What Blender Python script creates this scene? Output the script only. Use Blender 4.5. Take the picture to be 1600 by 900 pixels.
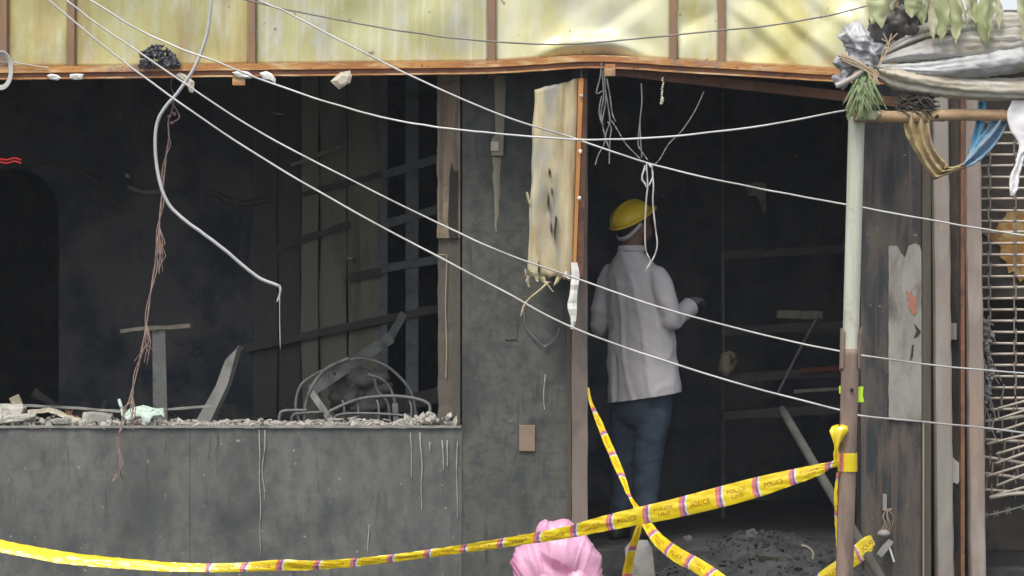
import bpy, bmesh, math, random
from mathutils import Vector, Matrix, noise
random.seed(7)
R = math.radians
sc = bpy.context.scene
for o in list(bpy.data.objects): bpy.data.objects.remove(o)
col = sc.collection

# ------------------------------------------------------------------ camera
CAM_D, CAM_Z, FPX = 14.0, 1.6, 4200.0          # distance to the facade, eye height, focal length in photo pixels
cam_d = bpy.data.cameras.new('camera'); cam = bpy.data.objects.new('camera', cam_d); col.objects.link(cam)
cam.location = (0, -CAM_D, CAM_Z); cam.rotation_euler = (R(90), 0, 0)
cam_d.sensor_width = 36; cam_d.lens = FPX / 1600 * 36; cam_d.clip_end = 3000; cam_d.clip_start = 0.1
sc.camera = cam
# ------------------------------------------------------------------ sky, sun, exposure (bright hazy day)
w = bpy.data.worlds.new('World'); sc.world = w; w.use_nodes = True
nt = w.node_tree; nt.nodes.clear()
SUN_EL, SUN_AZ = R(60), R(202)                  # azimuth clockwise from +Y: behind the camera, a little to the left
sky = nt.nodes.new('ShaderNodeTexSky'); sky.sky_type = 'NISHITA'; sky.sun_disc = False
sky.sun_elevation = SUN_EL; sky.sun_rotation = SUN_AZ; sky.dust_density = 6.0; sky.air_density = 1.0; sky.ozone_density = 1.0
bg = nt.nodes.new('ShaderNodeBackground'); bg.inputs[1].default_value = 0.12
wo = nt.nodes.new('ShaderNodeOutputWorld')
mx = nt.nodes.new('ShaderNodeMix'); mx.data_type = 'RGBA'; mx.inputs[0].default_value = 0.5      # thin even white cloud over the blue
mx.inputs[7].default_value = (8.6, 8.9, 9.2, 1)
nt.links.new(sky.outputs[0], mx.inputs[6]); nt.links.new(mx.outputs[2], bg.inputs[0]); nt.links.new(bg.outputs[0], wo.inputs[0])
sl = bpy.data.lights.new('sun', 'SUN'); sl.energy = 1.5; sl.angle = R(16); sl.color = (1, 0.96, 0.9)
so = bpy.data.objects.new('sun', sl); col.objects.link(so)
dvec = Vector((math.sin(SUN_AZ) * math.cos(SUN_EL), math.cos(SUN_AZ) * math.cos(SUN_EL), math.sin(SUN_EL)))
so.rotation_euler = dvec.to_track_quat('Z', 'Y').to_euler(); so.location = dvec * 30
sc.view_settings.view_transform = 'Standard'; sc.view_settings.look = 'None'
sc.view_settings.exposure = 0.48; sc.view_settings.gamma = 1

# ------------------------------------------------------------------ helpers
def at(px, py, Y=0.0):
    s = (CAM_D + Y) / FPX
    return Vector(((px - 800) * s, Y, CAM_Z - (py - 450) * s))
def ppm(Y): return FPX / (CAM_D + Y)
def fbm(p, o=3): return noise.fractal(p, 1.0, 2.0, o)
def mesh(name, vs, fs, smooth=False, mi=None):
    m = bpy.data.meshes.new(name); m.from_pydata([tuple(v) for v in vs], [], fs)
    if smooth: m.polygons.foreach_set('use_smooth', [True] * len(m.polygons))
    if mi: m.polygons.foreach_set('material_index', mi)
    m.update(); return m
def tag(o, label, cat, group=None, kind=None):
    o['label'] = label
    if cat: o['category'] = cat
    if group: o['group'] = group
    if kind: o['kind'] = kind
    return o
def put(name, m, mats, parent=None):
    o = bpy.data.objects.new(name, m); col.objects.link(o)
    for a in (mats if isinstance(mats, (list, tuple)) else [mats]): m.materials.append(a)
    if parent is not None:
        o.parent = parent
        mw = Matrix.Translation(parent.location) if parent.parent is None else Matrix.Identity(4)
        p = parent; T = Vector((0, 0, 0))
        while p is not None:
            if p.type == 'EMPTY': T = Vector(p.location)
            p = p.parent
        o.matrix_parent_inverse = Matrix.Translation(-T) if parent.type == 'EMPTY' else Matrix.Identity(4)
    return o
def thing(name, label, cat, loc, group=None):
    o = bpy.data.objects.new(name, None); col.objects.link(o); o.location = loc; o.empty_display_size = 0.1
    return tag(o, label, cat, group)
class MB:
    def __init__(s): s.v = []; s.f = []; s.mi = []
    def add(s, vs, fs, mi=0):
        b = len(s.v); s.v += [Vector(v) for v in vs]; s.f += [tuple(b + i for i in f) for f in fs]; s.mi += [mi] * len(fs)
    def box(s, x0, x1, y0, y1, z0, z1, bev=0.0, mi=0):
        if bev <= 0:
            vs = [(x, y, z) for x in (x0, x1) for y in (y0, y1) for z in (z0, z1)]
            s.add(vs, [(0, 1, 3, 2), (4, 6, 7, 5), (0, 4, 5, 1), (2, 3, 7, 6), (0, 2, 6, 4), (1, 5, 7, 3)], mi); return s
        bm = bmesh.new(); bmesh.ops.create_cube(bm, size=1)
        for v in bm.verts: v.co = Vector(((x0 + x1) / 2 + v.co.x * (x1 - x0), (y0 + y1) / 2 + v.co.y * (y1 - y0), (z0 + z1) / 2 + v.co.z * (z1 - z0)))
        bmesh.ops.bevel(bm, geom=list(bm.edges), offset=bev, segments=2, affect='EDGES', profile=0.6)
        bm.verts.index_update(); s.add([v.co.copy() for v in bm.verts], [[v.index for v in f.verts] for f in bm.faces], mi); bm.free(); return s
    def bar(s, a, b, wx, wy, up=(0, 1, 0), mi=0, jit=0.0, seg=1):
        a = Vector(a); b = Vector(b); t = (b - a).normalized(); u = Vector(up); u = (u - t * u.dot(t)).normalized(); r = t.cross(u)
        rings = []
        for k in range(seg + 1):
            c = a.lerp(b, k / seg); q = []
            for (p, qq) in ((-1, -1), (1, -1), (1, 1), (-1, 1)):
                j = Vector([random.uniform(-jit, jit) for _ in range(3)])
                q.append(c + r * (p * wx / 2) + u * (qq * wy / 2) + j)
            rings.append(q)
        return s.loft(rings, True, mi)
    def loft(s, rings, cap=True, mi=0, close=True):
        n = len(rings[0]); vs = [v for r in rings for v in r]; fs = []
        for i in range(len(rings) - 1):
            for j in range(n if close else n - 1):
                k = (j + 1) % n
                fs.append((i * n + j, i * n + k, (i + 1) * n + k, (i + 1) * n + j))
        if cap and close:
            fs.append(tuple(range(n - 1, -1, -1))); fs.append(tuple((len(rings) - 1) * n + j for j in range(n)))
        s.add(vs, fs, mi); return s
    def tube(s, pts, rad, n=7, mi=0, jit=0.0):
        pts = [Vector(p) for p in pts]; rings = []; L = len(pts)
        u = None
        for i, p in enumerate(pts):
            t = (pts[min(i + 1, L - 1)] - pts[max(i - 1, 0)]).normalized()
            if u is None:
                u = Vector((0, 0, 1)) if abs(t.z) < 0.9 else Vector((1, 0, 0))
            u = (u - t * u.dot(t)).normalized(); b = t.cross(u)
            r = rad[i] if isinstance(rad, (list, tuple)) else rad
            if jit: r *= 1 + random.uniform(-jit, jit)
            rings.append([p + (u * math.cos(a) + b * math.sin(a)) * r for a in [2 * math.pi * k / n for k in range(n)]])
        return s.loft(rings, True, mi)
    def stone(s, c, r, sq=(1, 1, 1), mi=0, rough=0.35, sub=1):
        vs, fs = ICO[sub]; o = Vector((random.uniform(-99, 99), random.uniform(-99, 99), 0))
        rot = Matrix.Rotation(random.uniform(0, 6.3), 3, Vector((random.uniform(-1, 1), random.uniform(-1, 1), random.uniform(-1, 1) + .01)).normalized())
        out = []
        for v in vs:
            q = v * (r * (1 + rough * noise.noise(v * 1.7 + o) * 1.6)); q = rot @ Vector((q.x * sq[0], q.y * sq[1], q.z * sq[2]))
            out.append(Vector(c) + q)
        s.add(out, fs, mi); return s
    def blob(s, c, rx, ry, rz, rot=None, nu=20, nv=12, mi=0):
        c = Vector(c); rings = []
        for i in range(1, nv):
            th = math.pi * i / nv
            ring = []
            for j in range(nu):
                ph = 2 * math.pi * j / nu
                q = Vector((rx * math.sin(th) * math.cos(ph), ry * math.sin(th) * math.sin(ph), rz * math.cos(th)))
                ring.append(c + (rot @ q if rot else q))
            rings.append(ring)
        return s.loft(rings, True, mi)
    def build(s, name, mats, parent=None, smooth=False): return put(name, mesh(name, s.v, s.f, smooth, s.mi if len(set(s.mi)) > 1 else None), mats, parent)
ICO = {}
for sub in (1, 2):
    bm = bmesh.new(); bmesh.ops.create_icosphere(bm, subdivisions=sub, radius=1); bm.verts.index_update()
    ICO[sub] = ([v.co.copy() for v in bm.verts], [tuple(v.index for v in f.verts) for f in bm.faces]); bm.free()
def spline(pts, n):
    """Catmull-Rom through pts (tuples of any length), n samples per span"""
    P = [list(map(float, p)) for p in pts]; P = [[2 * a - b for a, b in zip(P[0], P[1])]] + P + [[2 * a - b for a, b in zip(P[-1], P[-2])]]
    out = []
    for i in range(1, len(P) - 2):
        for k in range(n):
            t = k / n
            out.append([0.5 * (2 * b + (c - a) * t + (2 * a - 5 * b + 4 * c - d) * t * t + (3 * b - a - 3 * c + d) * t ** 3) for a, b, c, d in zip(P[i - 1], P[i], P[i + 1], P[i + 2])])
    out.append(P[-2]); return out
def remesh(mb, voxel, smooth_it=4, disp=None):
    """union of closed lofts -> one continuous skin"""
    o = bpy.data.objects.new('tmp', mesh('tmp', mb.v, mb.f)); col.objects.link(o)
    m = o.modifiers.new('r', 'REMESH'); m.mode = 'VOXEL'; m.voxel_size = voxel
    if smooth_it:
        q = o.modifiers.new('s', 'SMOOTH'); q.iterations = smooth_it; q.factor = 0.5
    dg = bpy.context.evaluated_depsgraph_get(); ev = o.evaluated_get(dg)
    me = bpy.data.meshes.new_from_object(ev); bpy.data.objects.remove(o)
    if disp:
        nn = [v.normal.copy() for v in me.vertices]
        for v, n_ in zip(me.vertices, nn): v.co = disp(v.co.copy(), n_)
    me.polygons.foreach_set('use_smooth', [True] * len(me.polygons)); me.update(); return me

# ------------------------------------------------------------------ materials
def M(name, c1, c2=None, c3=None, scale=4, stretch=(1, 1, 1), detail=6, rough=0.8, bump=0.0, bscale=40, metal=0.0, spec=0.3, lo=0.35, hi=0.65,
      speck=None, speck_scale=60, speck_th=0.7, streak=None, streak_scale=(14, 14, .7), streak_th=(0.58, 0.75), c3s=1.3, lo3=.5, hi3=.66, trans=0.0, distort=0.0, blot=None, blot_scale=1.0, blot_th=(.5, .66)):
    m = bpy.data.materials.new(name); m.use_nodes = True; t = m.node_tree; N = t.nodes; L = t.links
    b = N['Principled BSDF']; b.inputs['Roughness'].default_value = rough; b.inputs['Metallic'].default_value = metal
    b.inputs['Specular IOR Level'].default_value = spec
    tc = N.new('ShaderNodeTexCoord')
    def nz(sc_, st, det, ds=0.0):
        mp = N.new('ShaderNodeMapping'); mp.inputs['Scale'].default_value = tuple(sc_ * q for q in st); L.new(tc.outputs['Object'], mp.inputs[0])
        n = N.new('ShaderNodeTexNoise'); n.inputs['Scale'].default_value = 1; n.inputs['Detail'].default_value = det; n.inputs['Distortion'].default_value = ds
        n.inputs['Roughness'].default_value = 0.62
        L.new(mp.outputs[0], n.inputs['Vector']); return n.outputs[0]
    def mr(src, a, c):
        r = N.new('ShaderNodeMapRange'); r.inputs[1].default_value = a; r.inputs[2].default_value = c; L.new(src, r.inputs[0]); return r.outputs[0]
    def mix(f, a, c):
        x = N.new('ShaderNodeMix'); x.data_type = 'RGBA'; L.new(f, x.inputs[0])
        if isinstance(a, tuple): x.inputs[6].default_value = (*a, 1)
        else: L.new(a, x.inputs[6])
        x.inputs[7].default_value = (*c, 1); return x.outputs[2]
    cur = c1
    if c2: cur = mix(mr(nz(scale, stretch, detail, distort), lo, hi), cur, c2)
    if c3: cur = mix(mr(nz(scale * c3s, tuple(q * .9 for q in stretch), detail, distort), lo3, hi3), cur, c3)
    if blot: cur = mix(mr(nz(blot_scale, (1, 1, .7), 7, .6), *blot_th), cur, blot)
    if streak: cur = mix(mr(nz(1, streak_scale, 4), *streak_th), cur, streak)
    if speck: cur = mix(mr(nz(speck_scale, (1, 1, 1), 2), speck_th, speck_th + .05), cur, speck)
    if isinstance(cur, tuple): b.inputs['Base Color'].default_value = (*cur, 1)
    else: L.new(cur, b.inputs['Base Color'])
    if bump:
        bp = N.new('ShaderNodeBump'); bp.inputs['Strength'].default_value = bump; bp.inputs['Distance'].default_value = 0.01
        L.new(nz(bscale, stretch, 5), bp.inputs['Height']); L.new(bp.outputs[0], b.inputs['Normal'])
    if trans:
        tr = N.new('ShaderNodeBsdfTranslucent'); ms = N.new('ShaderNodeMixShader'); ms.inputs[0].default_value = trans
        if isinstance(cur, tuple): tr.inputs[0].default_value = (*cur, 1)
        else: L.new(cur, tr.inputs[0])
        L.new(b.outputs[0], ms.inputs[1]); L.new(tr.outputs[0], ms.inputs[2]); L.new(ms.outputs[0], N['Material Output'].inputs[0])
    return m
m_wall = M('sooty_panel', (.125, .13, .118), (.18, .18, .158), (.088, .101, .106), blot=(.058, .065, .066), blot_scale=1.9, blot_th=(.47, .72), scale=2.4, stretch=(1, 1, .6), c3s=6, lo3=.44, hi3=.7, rough=.75, bump=.35, bscale=40, speck=(.34, .34, .31), speck_scale=34, speck_th=.69, streak=(.085, .087, .082), streak_scale=(24, 24, 3.2), streak_th=(.6, .7))
m_pier = M('scorched_plaster', (.088, .092, .082), (.135, .133, .115), (.06, .071, .075), blot=(.038, .044, .043), blot_scale=2.2, blot_th=(.48, .7), scale=2.6, c3s=6, lo3=.46, hi3=.68, rough=.72, bump=.35, bscale=40, speck=(.22, .21, .19), speck_scale=40, speck_th=.7, streak=(.055, .056, .052), streak_scale=(20, 20, 2.6), streak_th=(.58, .7))
m_char = M('charred_wall', (.062, .072, .085), (.125, .118, .115), (.034, .044, .06), scale=1.5, c3s=1.8, lo3=.45, hi3=.6, rough=.85, bump=.6, bscale=24, streak=(.13, .125, .12), streak_scale=(6, 6, 1.2), streak_th=(.6, .75), speck=(.25, .24, .22), speck_scale=22, speck_th=.735)
m_charb = M('charred_boards', (.22, .212, .165), (.28, .262, .2), (.15, .142, .115), scale=2.2, stretch=(2, 2, .6), rough=.8, bump=.3, bscale=40, streak=(.09, .09, .08))
m_chard = M('charred_dark_boards', (.075, .076, .074), (.11, .105, .095), scale=3, stretch=(2, 2, .5), rough=.85, bump=.4)
m_bluem = M('sooty_blue_steel', (.16, .19, .21), (.2, .22, .23), (.12, .13, .14), scale=7, rough=.55, bump=.2)
m_dark = M('soot_floor', (.036, .038, .039), (.065, .064, .062), (.024, .025, .027), scale=5, rough=.95, bump=.6, bscale=50, speck=(.2, .19, .18), speck_scale=45, speck_th=.72)
m_rust = M('rusty_orange_angle', (.56, .27, .08), (.4, .17, .065), (.66, .46, .24), scale=5, stretch=(.6, 1, 3), c3s=1.7, lo3=.48, hi3=.62, rough=.55, bump=.4, streak=(.3, .2, .17), streak_scale=(7, 4, 4), streak_th=(.58, .68), speck=(.2, .1, .06), speck_scale=30, speck_th=.68)
m_rustb = M('rusty_brown_angle', (.2, .1, .065), (.28, .145, .085), (.14, .08, .06), scale=9, rough=.7, bump=.3)
m_mull = M('brown_mullion', (.25, .155, .1), (.33, .2, .11), (.22, .17, .14), scale=10, stretch=(1, 1, .4), rough=.6, bump=.2)
def sheet_mat(name, a, b, c, st, ss=(9, 9, .9), sc_=2.6, c3_=2.2, rg=.3, bl=(.42, .28, .1), bt=(.5, .7)): return M(name, a, b, c, scale=sc_, stretch=(1.3, 1, .55), c3s=c3_, rough=rg, spec=.5, bump=.1, bscale=14, streak=st, streak_scale=ss, streak_th=(.5, .76), speck=(.3, .25, .12), speck_scale=16, speck_th=.7, blot=bl, blot_scale=2.4, blot_th=bt)
m_sheetL = sheet_mat('stained_yellow_sheet', (.55, .54, .26), (.46, .41, .17), (.56, .58, .42), (.38, .24, .085))
m_sheetM = sheet_mat('pale_yellow_sheet', (.55, .55, .3), (.45, .43, .18), (.54, .56, .52), (.64, .64, .48), (26, 26, 1.0), bl=(.44, .42, .29), bt=(.52, .72))
m_sheetR = sheet_mat('bright_yellow_sheet', (.7, .69, .36), (.68, .68, .54), (.62, .57, .23), (.78, .77, .62), (5, 5, 2), 1.5, 1.6, .2, (.58, .55, .38), (.54, .74))
m_board = M('yellowed_acrylic', (.58, .51, .32), (.34, .25, .13), (.36, .35, .29), scale=3.4, stretch=(2.2, 1, .55), c3s=1.4, lo3=.46, hi3=.6, lo=.42, hi=.68, rough=.4, bump=.15, spec=.4, streak=(.68, .62, .36), streak_scale=(16, 16, .7), streak_th=(.52, .7), speck=(.1, .06, .03), speck_scale=12, speck_th=.745)
m_orangew = M('orange_timber_edge', (.55, .27, .085), (.45, .2, .07), scale=10, stretch=(1, 1, .3), rough=.6, bump=.2)
m_postb = M('sooty_brown_post', (.2, .165, .14), (.26, .215, .18), (.15, .125, .115), scale=5, stretch=(1, 1, .35), rough=.7, bump=.25)
m_wood = M('scorched_timber', (.25, .195, .135), (.34, .28, .2), (.15, .115, .085), scale=6, stretch=(2.5, 2, .3), rough=.75, bump=.5, bscale=25, streak=(.1, .075, .055), streak_scale=(30, 30, 1.2))
m_woodd = M('dark_scorched_timber', (.085, .075, .06), (.125, .11, .09), scale=6, stretch=(2.5, 2, .3), rough=.8, bump=.5)
m_hole = M('burnt_hollow', (.035, .032, .028), (.055, .05, .04), scale=20, rough=.95)
m_palew = M('pale_batten', (.34, .31, .23), (.26, .235, .175), scale=8, stretch=(2, 2, .4), rough=.7, bump=.3)
m_ash = M('ash_rubble', (.55, .53, .48), (.4, .385, .34), (.24, .23, .2), scale=14, rough=.95, bump=.6, bscale=80)
m_conc = M('grey_mortar', (.27, .265, .24), (.34, .33, .3), (.2, .2, .19), scale=9, rough=.9, bump=.5, bscale=60)
m_cab = M('weathered_cable', (.66, .66, .64), (.36, .35, .33), scale=4, lo=.42, hi=.7, rough=.4, spec=.5)
m_cabw = M('thick_grey_cable', (.56, .56, .56), (.42, .42, .43), scale=6, rough=.35, spec=.5)
m_cabb = M('dark_cable', (.2, .19, .17), (.3, .28, .25), scale=9, rough=.5)
m_wire = M('burnt_wire', (.24, .24, .23), (.16, .16, .155), scale=30, rough=.6)
m_copper = M('frayed_copper_wire', (.3, .19, .15), (.36, .29, .26), (.2, .13, .11), scale=25, rough=.6)
m_white = M('white_plastic_scrap', (.8, .8, .77), (.66, .65, .61), scale=20, rough=.6)
m_rag = M('charred_cream_scrap', (.62, .58, .46), (.5, .46, .35), (.3, .26, .19), scale=18, rough=.8, bump=.4)
m_mint = M('pale_mint_cloth', (.6, .72, .63), (.5, .62, .54), (.68, .77, .7), scale=14, rough=.8, bump=.3)
m_tape = M('yellow_tape_film', (.94, .7, .008), (.95, .75, .015), scale=8, rough=.28, spec=.8, trans=.2)
m_tpink = M('tape_red_print', (.75, .13, .13), (.8, .3, .3), scale=40, rough=.35, trans=.15)
m_tblue = M('tape_blue_print', (.17, .1, .26), (.28, .2, .36), scale=40, rough=.35)
m_twhite = M('tape_white_print', (.82, .76, .66), rough=.35, trans=.15)
m_tink = M('tape_lettering', (.55, .26, .01), (.45, .2, .01), scale=60, rough=.5)
m_pink = M('pink_plastic_bag', (.9, .47, .68), (.92, .56, .75), (.86, .36, .6), scale=5, rough=.32, spec=.5, bump=.06, bscale=26, trans=.3)
m_pipe = M('pale_painted_pipe', (.52, .54, .44), (.44, .44, .36), (.58, .59, .5), blot=(.34, .32, .26), blot_scale=6, blot_th=(.55, .72), scale=4, stretch=(3, 3, .5), rough=.5, bump=.1, streak=(.38, .36, .28), streak_scale=(35, 35, 1.3))
m_pipeb = M('brown_rusted_pipe', (.24, .175, .135), (.3, .225, .18), (.17, .125, .105), scale=6, stretch=(2, 2, .5), rough=.6, bump=.2)
m_tarp = M('dirty_tarpaulin', (.5, .48, .42), (.42, .43, .44), (.36, .31, .23), scale=5, stretch=(.5, 1, 1.6), rough=.6, bump=.35, bscale=30, speck=(.3, .26, .2), speck_scale=20, speck_th=.72)
m_gplas = M('grey_plastic_sheet', (.36, .37, .4), (.5, .5, .5), (.2, .2, .215), scale=9, rough=.3, spec=.5, bump=.3, bscale=28)
m_kplas = M('black_plastic_sheet', (.08, .075, .075), (.12, .11, .1), scale=9, rough=.4, bump=.4)
m_twine = M('coir_twine', (.55, .44, .3), (.42, .33, .22), scale=40, rough=.85)
m_leaf = M('wilting_leaf', (.48, .53, .27), (.6, .6, .4), (.36, .43, .2), scale=7, stretch=(1, 1, .5), rough=.5, trans=.3, spec=.4)
m_leafd = M('dry_leaf', (.6, .57, .4), (.52, .53, .33), (.68, .65, .5), scale=7, rough=.6, trans=.25)
m_grass = M('green_grass_blade', (.22, .31, .13), (.42, .47, .28), (.12, .19, .08), scale=20, rough=.6, trans=.2)
m_bamboo = M('bamboo_pole', (.46, .31, .175), (.36, .23, .125), (.55, .42, .26), scale=7, stretch=(.5, 1, 1.5), rough=.6, bump=.25)
m_bluec = M('faded_blue_cloth', (.13, .25, .38), (.22, .33, .43), (.36, .39, .42), scale=12, rough=.8, bump=.3)
m_ycloth = M('dirty_yellow_cloth', (.42, .33, .17), (.35, .27, .15), (.3, .23, .18), scale=9, rough=.85, bump=.4)
m_wcloth = M('white_cloth', (.85, .85, .85), (.8, .8, .81), scale=9, rough=.9, spec=.1, bump=.1)
m_grille = M('cream_steel_rod', (.6, .55, .47), (.46, .41, .35), (.32, .23, .17), scale=14, rough=.5, bump=.1, lo3=.56, hi3=.7)
m_link = M('rusty_link', (.27, .22, .18), (.18, .145, .12), scale=20, rough=.6)
m_rpost = M('pinkish_grey_post', (.31, .25, .21), (.24, .2, .175), (.37, .32, .28), scale=4, stretch=(2, 2, .4), rough=.65, bump=.2, streak=(.4, .25, .14), streak_scale=(20, 20, .6), streak_th=(.6, .8))
m_rpost2 = M('grey_post_paint', (.32, .295, .255), (.25, .235, .215), (.29, .23, .195), scale=4, stretch=(2, 2, .4), rough=.65, bump=.2)
m_patch = M('peeling_grey_plaster', (.27, .265, .235), (.34, .33, .295), (.2, .19, .165), blot=(.12, .105, .09), blot_scale=5, blot_th=(.54, .68), scale=5, stretch=(1.5, 1.5, .6), rough=.85, bump=.3, streak=(.22, .2, .175), streak_scale=(16, 16, 1.5))
m_brick = M('exposed_red_brick', (.42, .15, .1), (.33, .2, .15), scale=60, rough=.9)
m_sootb = M('soot_brown_wall', (.065, .065, .062), (.12, .1, .082), (.036, .04, .043), scale=4, stretch=(1.8, 1.8, .5), c3s=1.6, lo3=.44, hi3=.6, rough=.7, bump=.5, streak=(.15, .11, .085), streak_scale=(18, 18, .8), streak_th=(.54, .7), speck=(.2, .19, .17), speck_scale=30, speck_th=.71)
m_rpanel = M('rusty_orange_panel', (.5, .27, .07), (.28, .13, .05), (.52, .42, .2), scale=12, rough=.7, bump=.2)
m_nwall = M('dim_brown_wall', (.07, .062, .052), (.12, .1, .08), (.04, .038, .036), scale=3, rough=.9, bump=.3)
m_asph = M('street_asphalt', (.05, .05, .05), (.07, .068, .065), (.04, .04, .04), scale=6, rough=.95, bump=.5, bscale=90)
m_shirt = M('light_grey_shirt', (.56, .54, .55), (.5, .485, .495), scale=4, rough=.9, bump=.12, bscale=70)
m_jean = M('navy_trousers', (.036, .055, .08), (.05, .07, .098), (.028, .043, .064), scale=6, rough=.9, bump=.15, bscale=80)
m_skin = M('brown_skin', (.16, .085, .055), (.19, .1, .066), scale=12, rough=.55)
m_helm = M('yellow_helmet_shell', (.72, .5, .015), (.66, .46, .015), scale=7, rough=.35, spec=.5)
m_strap = M('white_helmet_band', (.5, .48, .46), (.42, .4, .39), scale=30, rough=.7)
m_shoe = M('black_shoe', (.03, .03, .03), rough=.5)
m_hair = M('black_hair', (.015, .013, .012), (.03, .027, .025), scale=90, rough=.7, bump=.5, bscale=200)
m_glove = M('blue_grey_glove', (.13, .13, .19), (.17, .165, .22), scale=12, rough=.8)
m_neon = M('neon_green_sticker', (.55, .85, .05), rough=.5)
m_black = M('black_rubber', (.02, .02, .02), rough=.6)
m_brownb = M('brown_switch_plate', (.3, .22, .16), (.24, .18, .13), scale=14, rough=.6)
m_steel = M('grey_steel_tube', (.24, .24, .22), (.3, .3, .27), (.15, .15, .14), scale=8, rough=.5, bump=.1)
m_steeld = M('sooty_steel_tube', (.16, .17, .165), (.22, .23, .22), (.1, .1, .1), scale=9, rough=.55, bump=.2)
m_red = M('red_wire_sheath', (.6, .03, .03), rough=.4)
m_nest = M('charred_tangle', (.03, .03, .035), (.11, .11, .125), (.2, .2, .22), scale=40, rough=.7, bump=.5)

# ------------------------------------------------------------------ ground
g = put('street', mesh('street', [(-400, -400, 0), (400, -400, 0), (400, 400, 0), (-400, 400, 0)], [(0, 1, 2, 3)]), m_asph)
g['kind'] = 'structure'; g['label'] = 'dark street ground in front of the burnt shop'

# ------------------------------------------------------------------ burnt shop
SILL = 0.883; FLOOR = 0.233; TOP = 2.78
shop = thing('burnt_shop', 'fire gutted shop with sooty grey panel walls, wide empty window and open doorway', 'shop', (0, 0, 0))
def panel(x0, x1, z0, z1, m=m_wall, y0=0.0, y1=0.02, nm='wall_panel'):
    b = MB(); nx = max(2, int((x1 - x0) / .06)); nz_ = max(2, int((z1 - z0) / .06)); fr = []
    for j in range(nz_ + 1):
        for i in range(nx + 1):
            x = x0 + (x1 - x0) * i / nx; z = z0 + (z1 - z0) * j / nz_
            e = min(i, nx - i, j, nz_ - j)
            y = y0 - (.006 * fbm(Vector((x * 1.3, z * 1.3, x0)), 3) if e > 0 else 0)
            fr.append(Vector((x, y, z)))
    fs = [(j * (nx + 1) + i, j * (nx + 1) + i + 1, (j + 1) * (nx + 1) + i + 1, (j + 1) * (nx + 1) + i) for j in range(nz_) for i in range(nx)]
    b.add(fr, fs)
    bk = [Vector((x0, y1, z0)), Vector((x1, y1, z0)), Vector((x1, y1, z1)), Vector((x0, y1, z1))]
    f4 = [Vector((x0, y0, z0)), Vector((x1, y0, z0)), Vector((x1, y0, z1)), Vector((x0, y0, z1))]
    b.add(f4 + bk, [(1, 0, 4, 5), (2, 1, 5, 6), (3, 2, 6, 7), (0, 3, 7, 4), (5, 4, 7, 6)])
    return b.build(nm, m, shop, True)
J = .0018
xs = [-4.4, -3.35, at(100, 0).x, at(297, 0).x, at(560, 0).x, at(722, 0).x]
ZJ = at(0, 872).z
panel(xs[0], xs[1] - J, .0, SILL - .012); panel(xs[1], xs[3] - J, 0, SILL - .012); panel(xs[3], xs[5] - .001, 0, SILL - .012)
panel(xs[5] + .001, .308, 0.0, TOP, m_pier)
MB().box(-4.4, xs[5], .021, .2, 0, SILL - .014).box(xs[5], .30, .021, .2, 0, TOP).box(-4.4, -3.7, 0.0, .2, SILL, TOP).build('wall_core', m_char, shop)
# sill slab, slightly proud, ragged
b = MB(); n = 90; rings = []
for i in range(n + 1):
    x = -3.7 + (xs[5] - .004 + 3.7) * i / n; a = .006 * noise.noise(Vector((x * 6, 0, 0))); c = .004 * noise.noise(Vector((x * 15, 5, 0)))
    rings.append([Vector((x, -.012 + a, SILL - .012 + c)), Vector((x, -.012 + a, SILL - c * .5)), Vector((x, .21, SILL + .002)), Vector((x, .21, SILL - .013))])
b.loft(rings).build('window_sill', m_conc, shop)
# interior
RX0, RX1, RD = -4.4, 2.12, 5.0
MB().box(RX0, RX1, 0.201, RD, .1, FLOOR).box(.4, 1.82, -.02, .2, 0, FLOOR).build('shop_floor', m_dark, shop)
MB().box(RX0, RX1, .2, RD, 2.95, 3.1).build('shop_ceiling', m_char, shop)
MB().box(RX0, RX1, RD, RD + .2, 0, 3.1).build('back_wall', m_char, shop)
MB().box(RX0 - .2, RX0, 0, RD + .2, 0, 3.1).build('side_wall', m_char, shop)
MB().box(RX1, RX1 + .1, .22, RD + .2, 0, 3.1).build('side_wall', m_char, shop)
MB().box(RX0, RX1, .0, .2, TOP + .02, 3.9).build('lintel', m_pier, shop)
MB().box(RX0, RX1, .2, RD + .2, 3.75, 3.9).build('roof_slab', m_conc, shop)
# partition across the room: arched wall part, dark boards, olive boards
PY = 2.4
def q(px, py, Y=PY): p = at(px, py, Y); return (p.x, p.z)
b = MB(); xL, xR = q(-330, 0)[0], q(395, 0)[0]; ax0, ax1 = q(-60, 0)[0], q(92, 0)[0]; zsp = q(0, 330)[1]; az = q(0, 262)[1]
arc = [((ax0 + ax1) / 2 - (ax1 - ax0) / 2 * math.cos(math.pi * k / 16), zsp + (az - zsp) * math.sin(math.pi * k / 16)) for k in range(17)]
pol = [(xL, FLOOR), (ax0, FLOOR)] + arc + [(ax1, FLOOR), (xR, FLOOR), (xR, 2.95), (xL, 2.95)]
np_ = len(pol); b.add([(x, PY, z) for x, z in pol] + [(x, PY + .12, z) for x, z in pol], [tuple(range(np_)), tuple(range(2 * np_ - 1, np_ - 1, -1))] + [(i, i + np_, (i + 1) % np_ + np_, (i + 1) % np_) for i in range(np_)])
b.build('inner_wall', m_char, shop)
for (a0, a1, mm, dy) in ((395, 433, m_chard, 0), (435, 470, m_chard, .02), (472, 498, m_charb, -.02), (500, 541, m_charb, .01), (544, 594, m_charb, 0)):
    b = MB(); x0 = q(a0, 0)[0]; x1 = q(a1, 0)[0]; rr = []
    for k in range(13):
        z = FLOOR + (2.95 - FLOOR) * k / 12; j = lambda: random.uniform(-.006, .006)
        rr.append([Vector((x0 + j(), PY + dy + j(), z)), Vector((x1 + j(), PY + dy + j(), z)), Vector((x1, PY + dy + .03, z)), Vector((x0, PY + dy + .03, z))])
    b.loft(rr).build('partition_board', mm, shop)
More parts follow.
